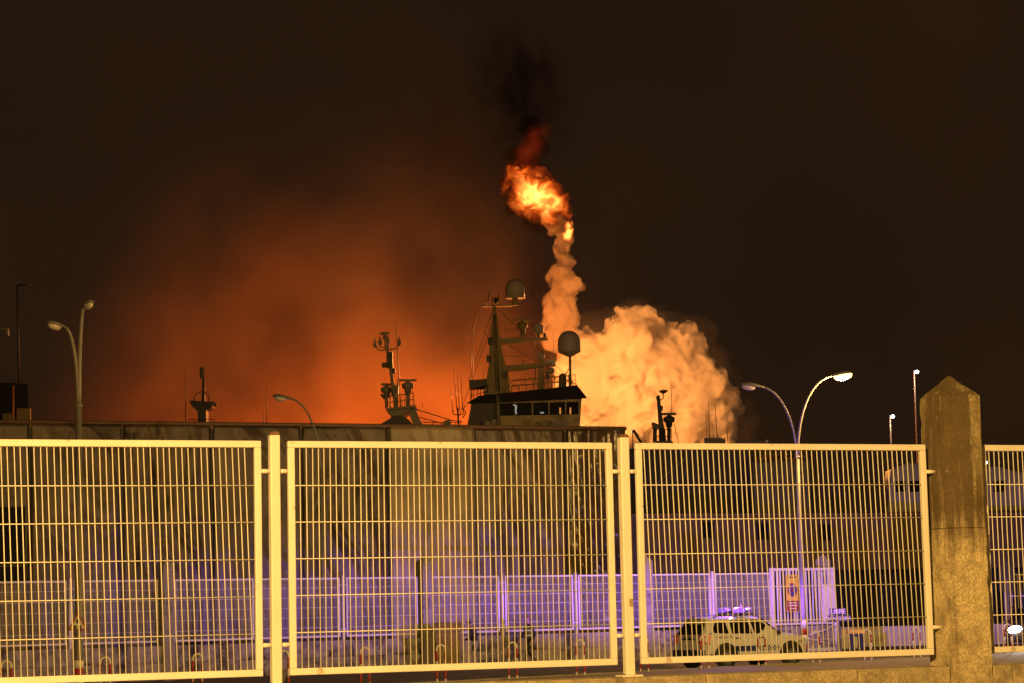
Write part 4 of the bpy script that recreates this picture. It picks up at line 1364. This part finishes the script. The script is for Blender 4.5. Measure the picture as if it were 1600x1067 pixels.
# --- far left dark ship upperworks
T = ship('dark_derrick_ship', 'nearly black ship upperworks and derrick post at the photo edge', 140, 15)
slab(T, 'hull', [(-120, 1010), (55, 1010), (55, 700), (-120, 700)], 0, 9, HULL)
wchild(MB().hexa([P(T, -60, 700, .5), P(T, 46, 700, .5), P(T, 20, 700, 6), P(T, -60, 700, 6)], [P(T, -60, 600, .5), P(T, 43, 600, .5), P(T, 20, 597, 6), P(T, -60, 597, 6)]), 'deckhouse', mat('ink_ship_paint', (.012, .011, .011), .7), T)
slab(T, 'ochre_block', [(26, 668), (47, 668), (47, 637), (26, 637)], .2, .45, MASTP)
slab(T, 'ochre_block', [(4, 668), (22, 668), (22, 645), (4, 645)], .1, .45, MASTP)
tb(T, 'derrick_post', [(30, 605, 2), (27, 446, 2)], .06, DARK, 8)
tb(T, 'derrick_arm', [(28, 446, 2), (48, 446, 2)], .06, DARK)
tb(T, 'lit_pole', [(20.5, 680, -1), (20.5, 602, -1)], .06, mat('orange_pole', (.5, .16, .06), .5))
slab(T, 'lamp_bracket', [(0, 512), (12, 514), (13, 525), (10, 524), (8, 517), (0, 516)], 1, 1.4, SHIPGREY)

# --- dark ship on the right with its own mast
T = ship('dark_hulled_ship', 'dark-hulled ship with slim black mast in front of the bright smoke', 128, 1080)
slab(T, 'hull', [(978, 1010), (1400, 1010), (1300, 700), (1200, 697), (1130, 693), (1060, 697), (978, 706)], 0, 10, HULL)
slab(T, 'bow_bulwark', [(1135, 695), (1196, 693.5), (1203, 686), (1201, 686), (1194, 687.5), (1140, 691)], -.4, .1, NAVY)
tb(T, 'bow_staff', [(1194, 696, -.6), (1200, 686, -.6)], .05, WHITEB)
wchild(MB().tube([P(T, 1036, 692, 2), P(T, 1032, 655, 2), P(T, 1029, 625, 2), P(T, 1028.5, 617, 2)], [.22, .13, .1, .08], 8), 'mast', DARK, T)
tb(T, 'yard', [(1026, 619, 2), (1026, 623, 2), (1033, 624, 2), (1036, 622, 2), (1036.5, 611, 2)], .04, DARK)
wchild(MB().lathe([(.1, -.1), (.26, 0), (.26, .06), (.1, .1)], P(T, 1036.5, 611, 2), 12), 'top_disc', DARK, T)
slab(T, 'signal_lamps', [(1033, 640), (1036, 640), (1036, 633), (1032.5, 633)], 1.8, 2.2, DARK)
radar(T, 1045, 646, 24, 46, DARK, 2, .1)
tb(T, 'radar_pedestal', [(1023, 692, 2), (1023.5, 665, 2)], .13, DARK)
slab(T, 'tilted_horn', [(1018, 660), (1021, 658.5), (1028, 662), (1034, 657), (1036, 660), (1029, 668), (1020, 668)], 1.6, 2.4, DARK)
rail(T, [(1026, 692), (1049, 692)], 22, DARK, 5, dd=1)
tb(T, 'whip_antenna', [(1049, 690, 2), (1049, 600, 2)], .018, DARK, 5)
tb(T, 'stay', [(1052, 655, 2), (1061, 694, 2)], .018, DARK, 5)
slab(T, 'mast_foot', [(1021, 696), (1056, 696), (1050, 688), (1024, 688)], 1, 3, DARK)
slab(T, 'cabin', [(1101, 700), (1134, 700), (1132, 686), (1127, 683), (1100, 683.5)], 1, 4, mat('olive_cabin', (.12, .11, .07), .6))
for (x0, y0, x1, y1, r_) in ((1104.5, 683, 1102, 638, .02), (1108.5, 683, 1106.5, 620, .03), (1121, 683, 1116.5, 619, .03), (1115, 683, 1113, 660, .022), (1137, 688, 1135, 655, .018)):
    tb(T, 'whip_antenna', [(x0, y0, 2), (x1, y1, 2)], [r_, r_ * .5], DARK, 5)
tb(T, 'rail_hook', [(1133, 690, 2), (1131.5, 683, 2)], .04, DARK)
tb(T, 'derrick', [(989.5, 671, 1), (1004, 694, 1)], .09, DARK)
tb(T, 'derrick_post', [(988.5, 704, 1), (988.5, 671, 1)], .03, DARK)
tb(T, 'derrick_stay', [(990, 671, 1), (1013, 694, 1)], .02, DARK)
tb(T, 'draught_stay', [(1020, 760, -.3), (1070, 716, -.3)], .03, SHIPGREY)
T = thing('net_pile', 'heap of brown fishing nets catching lamp light above the quay building', 'nets', at(1220, 722, 122), 0)
nets = MB()
for i in range(46):
    u = rnd.uniform(-1, 1)
    nets.ell((u * 1.15, rnd.uniform(-.4, .4), .1 + rnd.uniform(0, .5) * (1 - abs(u) * .4)), (rnd.uniform(.08, .18), .15, rnd.uniform(.06, .12)), 6, Matrix.Rotation(rnd.uniform(0, 3), 3, 'Y'))
tag(nets.build('net_folds', mat('brown_nets', (.3, .15, .05), .9, var=.3), T), kind='stuff')
MB().box((0, .3, -1.6), (3.0, 1.2, 3.3)).build('crate_base', DARK, T)

# --- pale boat superstructure on the right
T = ship('pale_patrol_boat', 'pale grey boat superstructure with sloping front either side of the stone pillar', 126, 1500)
PALE = mat('pale_boat_paint', (.34, .34, .37), .5, var=.12, scale=1.5)
slab(T, 'hull', [(1385, 1010), (1720, 1010), (1720, 795), (1385, 800)], 0, 9, HULL)
slab(T, 'superstructure', [(1386, 800), (1700, 796), (1700, 752), (1600, 738), (1560, 728), (1420, 722), (1392, 732)], 1, 3, PALE, bevel=.1)
for (x0, x1) in ((1552, 1572), (1400, 1415), (1420, 1440)):
    slab(T, 'window', [(x0, 768), (x1, 767), (x1, 750), (x0, 751)], .93, 1.02, GLASS)
slab(T, 'rubbing_strip', [(1386, 802), (1700, 798), (1700, 795.5), (1386, 799.5)], .6, 1.1, DARK)
# --- far white-lit quay lamps
for (px, py, yb, D, lab, sg_) in ((1433, 578, 697, 150, 'tall slender quay lamp with white light rising beside the stone pillar', 1), (1392.5, 648, 697, 190, 'shorter slender quay lamp with white light between lit street lamp and pillar', 1), (1537, 720, 760, 170, 'white quay lamp glinting through the bars beyond the pillar', 1)):
    b = at(px, yb, D)
    top = at(px, py + 1, D)
    t = thing('quay_lamp', lab, 'street lamp', (b.x, b.y, 0), 0, 'white quay lamps')
    H = top.z
    sc = D / F
    MB().tube([(0, 0, 0), (0, 0, H)], [sc * 1.6, sc * 1.0], 8).build('pole', mat('orange_lit_pole', (.45, .2, .12), .6), t)  # orange light falling on the pole is put into its colour
    MB().box((sc * 2.2, 0, H - .02), (sc * 6, .3, .12)).build('head', LAMPGREY, t)
    MB().ell((sc * 4.0, -.1, H - .06), (sc * 3.2, .3, sc * 2.6), 10).build('lens', emat('white_lamp', (.85, 1.0, .9), 9.0), t)
    light('quay_lamp_light', (sc * 3.5, -.6, H - .5), 90, (.85, 1.0, .9), .1, parent=t)
# ------------------------------------------------------------------ smoke and fire
ICO = {}
for lv_ in (1, 2):
    bm_ = bmesh.new()
    bmesh.ops.create_icosphere(bm_, subdivisions=lv_ + 1, radius=1.0)
    bm_.verts.ensure_lookup_table()
    ICO[lv_] = (np.array([v.co[:] for v in bm_.verts]), np.array([[v.index for v in f.verts] for f in bm_.faces]))
    bm_.free()
def blob(name, seeds, D, mt, voxel=.3, gen=2, kids=9, shrink=.45, disp=0.0, dsize=1.0, label=None, cat=None, seed=1, kind='stuff', squash=1.0):
    """billow: union of spheres with smaller spheres budding from them, voxel-merged into one closed skin"""
    rg = random.Random(seed)
    S = []
    for (px, py, r, dd) in seeds:
        S.append((at(px, py, D + dd), r * (D + dd) / F, 0))
    i = 0
    while i < len(S):
        c, r, lv = S[i]
        if lv < gen:
            for q in range(kids):
                v = Vector((rg.gauss(0, 1), rg.gauss(0, 1) - .5, rg.gauss(0, 1) + .15)).normalized()
                rr = r * shrink * rg.uniform(.7, 1.25)
                S.append((c + v * r * rg.uniform(.8, .98), rr, lv + 1))
        i += 1
    V_, F_ = [], []
    nv = 0
    for c, r, lv in S:
        if r < voxel * 1.1:
            continue
        tv, tf = ICO[2 if lv == 0 else 1]
        V_.append(tv * r + np.array(c))
        F_.append(tf + nv)
        nv += len(tv)
    V_, F_ = np.concatenate(V_), np.concatenate(F_)
    me = bpy.data.meshes.new(name)
    me.vertices.add(len(V_))
    me.vertices.foreach_set('co', V_.ravel())
    me.loops.add(F_.size)
    me.loops.foreach_set('vertex_index', F_.ravel())
    me.polygons.add(len(F_))
    me.polygons.foreach_set('loop_start', np.arange(0, F_.size, 3))
    me.update(calc_edges=True)
    o = bpy.data.objects.new(name, me)
    COL.objects.link(o)
    rm = o.modifiers.new('remesh', 'REMESH')
    rm.mode, rm.voxel_size = 'VOXEL', voxel
    sm = o.modifiers.new('smooth', 'SMOOTH')
    sm.factor, sm.iterations = .5, 2
    dg = bpy.context.evaluated_depsgraph_get()
    m2 = bpy.data.meshes.new_from_object(o.evaluated_get(dg))
    o.modifiers.clear()
    o.data = m2
    if disp:
        m2.update()
        nr = [v.normal.copy() for v in m2.vertices]
        for v, nn in zip(m2.vertices, nr):
            q = v.co / dsize
            h = noise.noise(q) + .5 * noise.noise(q * 2.1) + .25 * noise.noise(q * 4.3)
            v.co += nn * h * disp
    m2.materials.clear()
    m2.materials.append(mt)
    m2.polygons.foreach_set('use_smooth', [True] * len(m2.polygons))
    m2.update()
    tag(o, label, cat, kind=kind)
    return o
SD = 176
def uneven(mv, dens, scale, lo, hi, dmin, dmax, step, distort=.8, stretch=(1, 1, 1)):
    """patchy density, so that the smoke tears and thins instead of filling its skin evenly"""
    ma_, nt_, v = mv
    N_, L_ = nt_.nodes, nt_.links
    tc_ = N_.new('ShaderNodeTexCoord')
    mp_ = N_.new('ShaderNodeMapping')
    mp_.inputs['Scale'].default_value = stretch
    L_.new(tc_.outputs['Object'], mp_.inputs[0])
    n_ = N_.new('ShaderNodeTexNoise')
    n_.inputs['Scale'].default_value, n_.inputs['Detail'].default_value, n_.inputs['Roughness'].default_value, n_.inputs['Distortion'].default_value = scale, 4, .6, distort
    L_.new(mp_.outputs[0], n_.inputs['Vector'])
    r_ = N_.new('ShaderNodeMapRange')
    r_.inputs['From Min'].default_value, r_.inputs['From Max'].default_value = lo, hi
    r_.inputs['To Min'].default_value, r_.inputs['To Max'].default_value = dens * dmin, dens * dmax
    L_.new(n_.outputs['Fac'], r_.inputs['Value'])
    L_.new(r_.outputs[0], v.inputs['Density'])
    try:
        ma_.cycles.volume_step_rate = step
    except Exception:
        pass
    return ma_
m_bil = uneven(volmat('billow_smoke', (.88, .85, .82), 1.6, 0), 1.6, .75, .40, .60, .03, 1.7, .3)
blob('smoke_billow', [(930, 600, 62, 0), (985, 560, 62, 0), (1040, 590, 62, 0), (1085, 620, 52, -1), (985, 640, 80, 2), (1050, 660, 70, 0), (1110, 670, 42, -1), (905, 560, 36, 1), (975, 515, 26, -1), (1072, 545, 34, 0), (1115, 600, 26, 0), (1138, 640, 18, 0), (900, 680, 70, 2)],
     SD, m_bil, voxel=.15, gen=3, kids=9, shrink=.42, disp=.3, dsize=.6, label='bright orange-lit billow of smoke beside the trawler wheelhouse', cat='smoke', seed=4)
m_wisp, _, _ = volmat('billow_wisp', (.93, .9, .86), .016, .1)
blob('smoke_wisps', [(930, 598, 66, 0), (985, 556, 66, 0), (1040, 586, 68, 0), (1088, 618, 58, -1), (1114, 668, 48, -1), (975, 511, 31, -1), (1073, 540, 38, 0), (1118, 598, 32, 0), (1140, 638, 22, 0), (1150, 670, 20, 0)],
     SD, m_wisp, voxel=.25, gen=2, kids=9, shrink=.5, disp=.5, dsize=.8, label='thin torn wisps of smoke fringing the bright billow', cat='smoke', seed=12)
m_col = uneven(volmat('column_smoke', (.6, .5, .42), 1.0, 0), 1.0, .9, .40, .60, .02, 1.8, .3, 1.2, (1, 1, .6))
blob('smoke_column', [(868, 525, 26, 0), (878, 497, 28, 0), (868, 476, 22, 0), (882, 450, 22, 0), (872, 430, 16, 0), (882, 410, 14, 0), (877, 390, 13, 0), (884, 374, 13, 0), (874, 358, 15, 1), (862, 345, 16, 2)],
     SD - 2, m_col, voxel=.13, gen=3, kids=7, shrink=.46, disp=.2, dsize=.5, label='narrow rising smoke column under the fireball', cat='smoke', seed=8)
def soft(name, px, py, rx, ry, D, depth, col, dens, label, lo=.38, hi=.64, nscale=3.8, power=1.9, aniso=.2, tilt=0.0):
    """drifting smoke: thins out towards the rim, uneven inside"""
    ma_, nt_, v = volmat(name + '_air', col, dens, aniso)
    N_, L_ = nt_.nodes, nt_.links
    tc_ = N_.new('ShaderNodeTexCoord')
    ln = N_.new('ShaderNodeVectorMath')
    ln.operation = 'LENGTH'
    L_.new(tc_.outputs['Object'], ln.inputs[0])
    fo = N_.new('ShaderNodeMapRange')
    fo.inputs['From Min'].default_value, fo.inputs['From Max'].default_value = 1.0, .15
    L_.new(ln.outputs['Value'], fo.inputs['Value'])
    pw = N_.new('ShaderNodeMath')
    pw.operation = 'POWER'
    pw.inputs[1].default_value = power
    L_.new(fo.outputs[0], pw.inputs[0])
    n_ = N_.new('ShaderNodeTexNoise')
    n_.inputs['Scale'].default_value, n_.inputs['Detail'].default_value, n_.inputs['Distortion'].default_value = nscale, 3, .5
    L_.new(tc_.outputs['Object'], n_.inputs['Vector'])
    mr_ = N_.new('ShaderNodeMapRange')
    mr_.inputs['From Min'].default_value, mr_.inputs['From Max'].default_value = lo, hi
    mr_.inputs['To Min'].default_value, mr_.inputs['To Max'].default_value = .12, 1.8
    L_.new(n_.outputs['Fac'], mr_.inputs['Value'])
    ml = N_.new('ShaderNodeMath')
    ml.operation = 'MULTIPLY'
    L_.new(pw.outputs[0], ml.inputs[0])
    L_.new(mr_.outputs[0], ml.inputs[1])
    m2_ = N_.new('ShaderNodeMath')
    m2_.operation = 'MULTIPLY'
    m2_.inputs[1].default_value = dens
    L_.new(ml.outputs[0], m2_.inputs[0])
    L_.new(m2_.outputs[0], v.inputs['Density'])
    tv, tf = ICO[2]
    me = bpy.data.meshes.new(name)
    me.from_pydata([tuple(x) for x in tv * 1.02], [], [tuple(int(i_) for i_ in f) for f in tf])
    me.materials.append(ma_)
    o = link(name, me)
    o.location = at(px, py, D)
    o.scale = (rx * D / F, depth, ry * D / F)
    o.rotation_euler.y = tilt
    return tag(o, label, 'smoke', kind='stuff')
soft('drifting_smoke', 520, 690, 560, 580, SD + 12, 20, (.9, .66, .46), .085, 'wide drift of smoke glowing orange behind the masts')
soft('high_smoke', 720, 270, 170, 300, SD + 26, 12, (.3, .26, .27), .09, 'faint dark smoke veil drifting up from the fireball', tilt=-.5)
m_dark, _, _ = volmat('soot_smoke', (.03, .022, .02), .5, 0)
blob('soot_smoke', [(868, 352, 16, 2), (852, 352, 18, 2), (833, 345, 18, 3), (815, 320, 22, 4), (806, 292, 22, 4), (818, 255, 26, 3), (834, 228, 20, 3), (830, 200, 20, 5), (880, 345, 9, 0)],
     SD, m_dark, voxel=.2, gen=2, kids=8, shrink=.45, disp=.25, dsize=.9, label='black soot smoke rolling around the fireball', cat='smoke', seed=5)
# fireball: glowing gas, hotter in the middle of each fold
def flame(name, px, py, rx, ry, D, tilt, label, strength, nscale, cols, dens=.5, thr=(.5, 1.0), power=2.2, seedoff=0.0):
    ma_, nt_, v = volmat(name + '_gas', (.06, .03, .02), dens, 0)
    N_, L_ = nt_.nodes, nt_.links
    def math_(op, a_, b_):
        q = N_.new('ShaderNodeMath')
        q.operation = op
        for i_, x_ in enumerate((a_, b_)):
            if isinstance(x_, (int, float)):
                q.inputs[i_].default_value = x_
            else:
                L_.new(x_, q.inputs[i_])
        return q.outputs[0]
    tc_ = N_.new('ShaderNodeTexCoord')
    ln = N_.new('ShaderNodeVectorMath')
    ln.operation = 'LENGTH'
    L_.new(tc_.outputs['Object'], ln.inputs[0])
    mp_ = N_.new('ShaderNodeMapping')
    mp_.inputs['Location'].default_value = (seedoff, seedoff * .7, 0)
    mp_.inputs['Scale'].default_value = (rx / ry, 1, 1)
    L_.new(tc_.outputs['Object'], mp_.inputs[0])
    n_ = N_.new('ShaderNodeTexNoise')
    n_.inputs['Scale'].default_value, n_.inputs['Detail'].default_value, n_.inputs['Roughness'].default_value, n_.inputs['Distortion'].default_value = nscale, 4, .62, .9
    L_.new(mp_.outputs[0], n_.inputs['Vector'])
    fall = math_('SUBTRACT', 1.0, ln.outputs['Value'])
    val = math_('ADD', math_('MULTIPLY', fall, .75), math_('MULTIPLY', n_.outputs['Fac'], 1.7))
    mr_ = N_.new('ShaderNodeMapRange')
    mr_.inputs['From Min'].default_value, mr_.inputs['From Max'].default_value = thr
    L_.new(val, mr_.inputs['Value'])
    em = math_('MULTIPLY', math_('POWER', mr_.outputs[0], power), strength)
    L_.new(em, v.inputs['Emission Strength'])
    edge = N_.new('ShaderNodeMapRange')
    edge.inputs['From Min'].default_value, edge.inputs['From Max'].default_value = thr[0] - .12, thr[0] + .1
    edge.inputs['To Max'].default_value = dens
    L_.new(val, edge.inputs['Value'])
    L_.new(edge.outputs[0], v.inputs['Density'])
    rp_ = N_.new('ShaderNodeValToRGB')
    rp_.color_ramp.elements[0].color = (*cols[0], 1)
    rp_.color_ramp.elements[1].color = (*cols[2], 1)
    e_ = rp_.color_ramp.elements.new(.45)
    e_.color = (*cols[1], 1)
    L_.new(mr_.outputs[0], rp_.inputs[0])
    L_.new(rp_.outputs[0], v.inputs['Emission Color'])
    tv, tf = ICO[2]
    me = bpy.data.meshes.new(name)
    me.from_pydata([tuple(x) for x in tv * 1.02], [], [tuple(int(i_) for i_ in f) for f in tf])
    me.materials.append(ma_)
    o = link(name, me)
    o.location = at(px, py, D)
    o.scale = (rx * D / F, min(rx, ry) * D / F, ry * D / F)
    o.rotation_euler.y = tilt
    return tag(o, label, 'fire', kind='stuff')
HOT = ((1, .035, .003), (1, .15, .011), (1, .44, .08))
soft('soot_veil', 815, 140, 110, 170, SD + 4, 5, (.02, .015, .015), .3, 'dark soot trailing up from the fireball to the top of the frame', tilt=-.25)
flame('fireball', 838, 305, 66, 44, SD - 5, R(38), 'rolling yellow and red fireball high over the trawler', 9.0, 2.0, HOT, dens=.9, thr=(.95, 1.5))
flame('flame_tongue', 888, 362, 9, 20, SD - 6, R(8), 'small bright flame tongue at the edge of the soot column', 9.0, 1.4, HOT, dens=.6, thr=(.85, 1.3), seedoff=3.1)
flame('red_flame', 828, 234, 27, 56, SD - 4, R(32), 'dim red flame dying out above the fireball', .12, 2.2, ((1, .06, .01), (1, .07, .01), (1, .1, .02)), dens=.2, thr=(1.0, 1.6), power=1.0, seedoff=5.2)
# lights for the fire hidden behind shed and trawler, some added for the glow
EMBER = (1.0, 0.175, 0.018)
light('fire_stand_in_light', at(715, 735, 180), 9500, EMBER, 2.0)
light('fire_stand_in_light', at(540, 790, 186), 3300, EMBER, 2.0)  # added to spread the glow through the smoke
light('fire_stand_in_light', at(290, 790, 188), 3000, EMBER, 2.0)  # added to carry the smoke glow further along
BLAZE = (1.0, 0.345, 0.075)
light('fire_stand_in_light', at(897, 585, 161), 36000, BLAZE, 1.0)
light('fire_stand_in_light', at(940, 545, 150), 4500, BLAZE, 1.5)  # added front fill in mid-air, evens out the billow
light('fire_stand_in_light', at(846, 480, 169), 1000, FIRE, .6)  # added beside the column to light it from the side
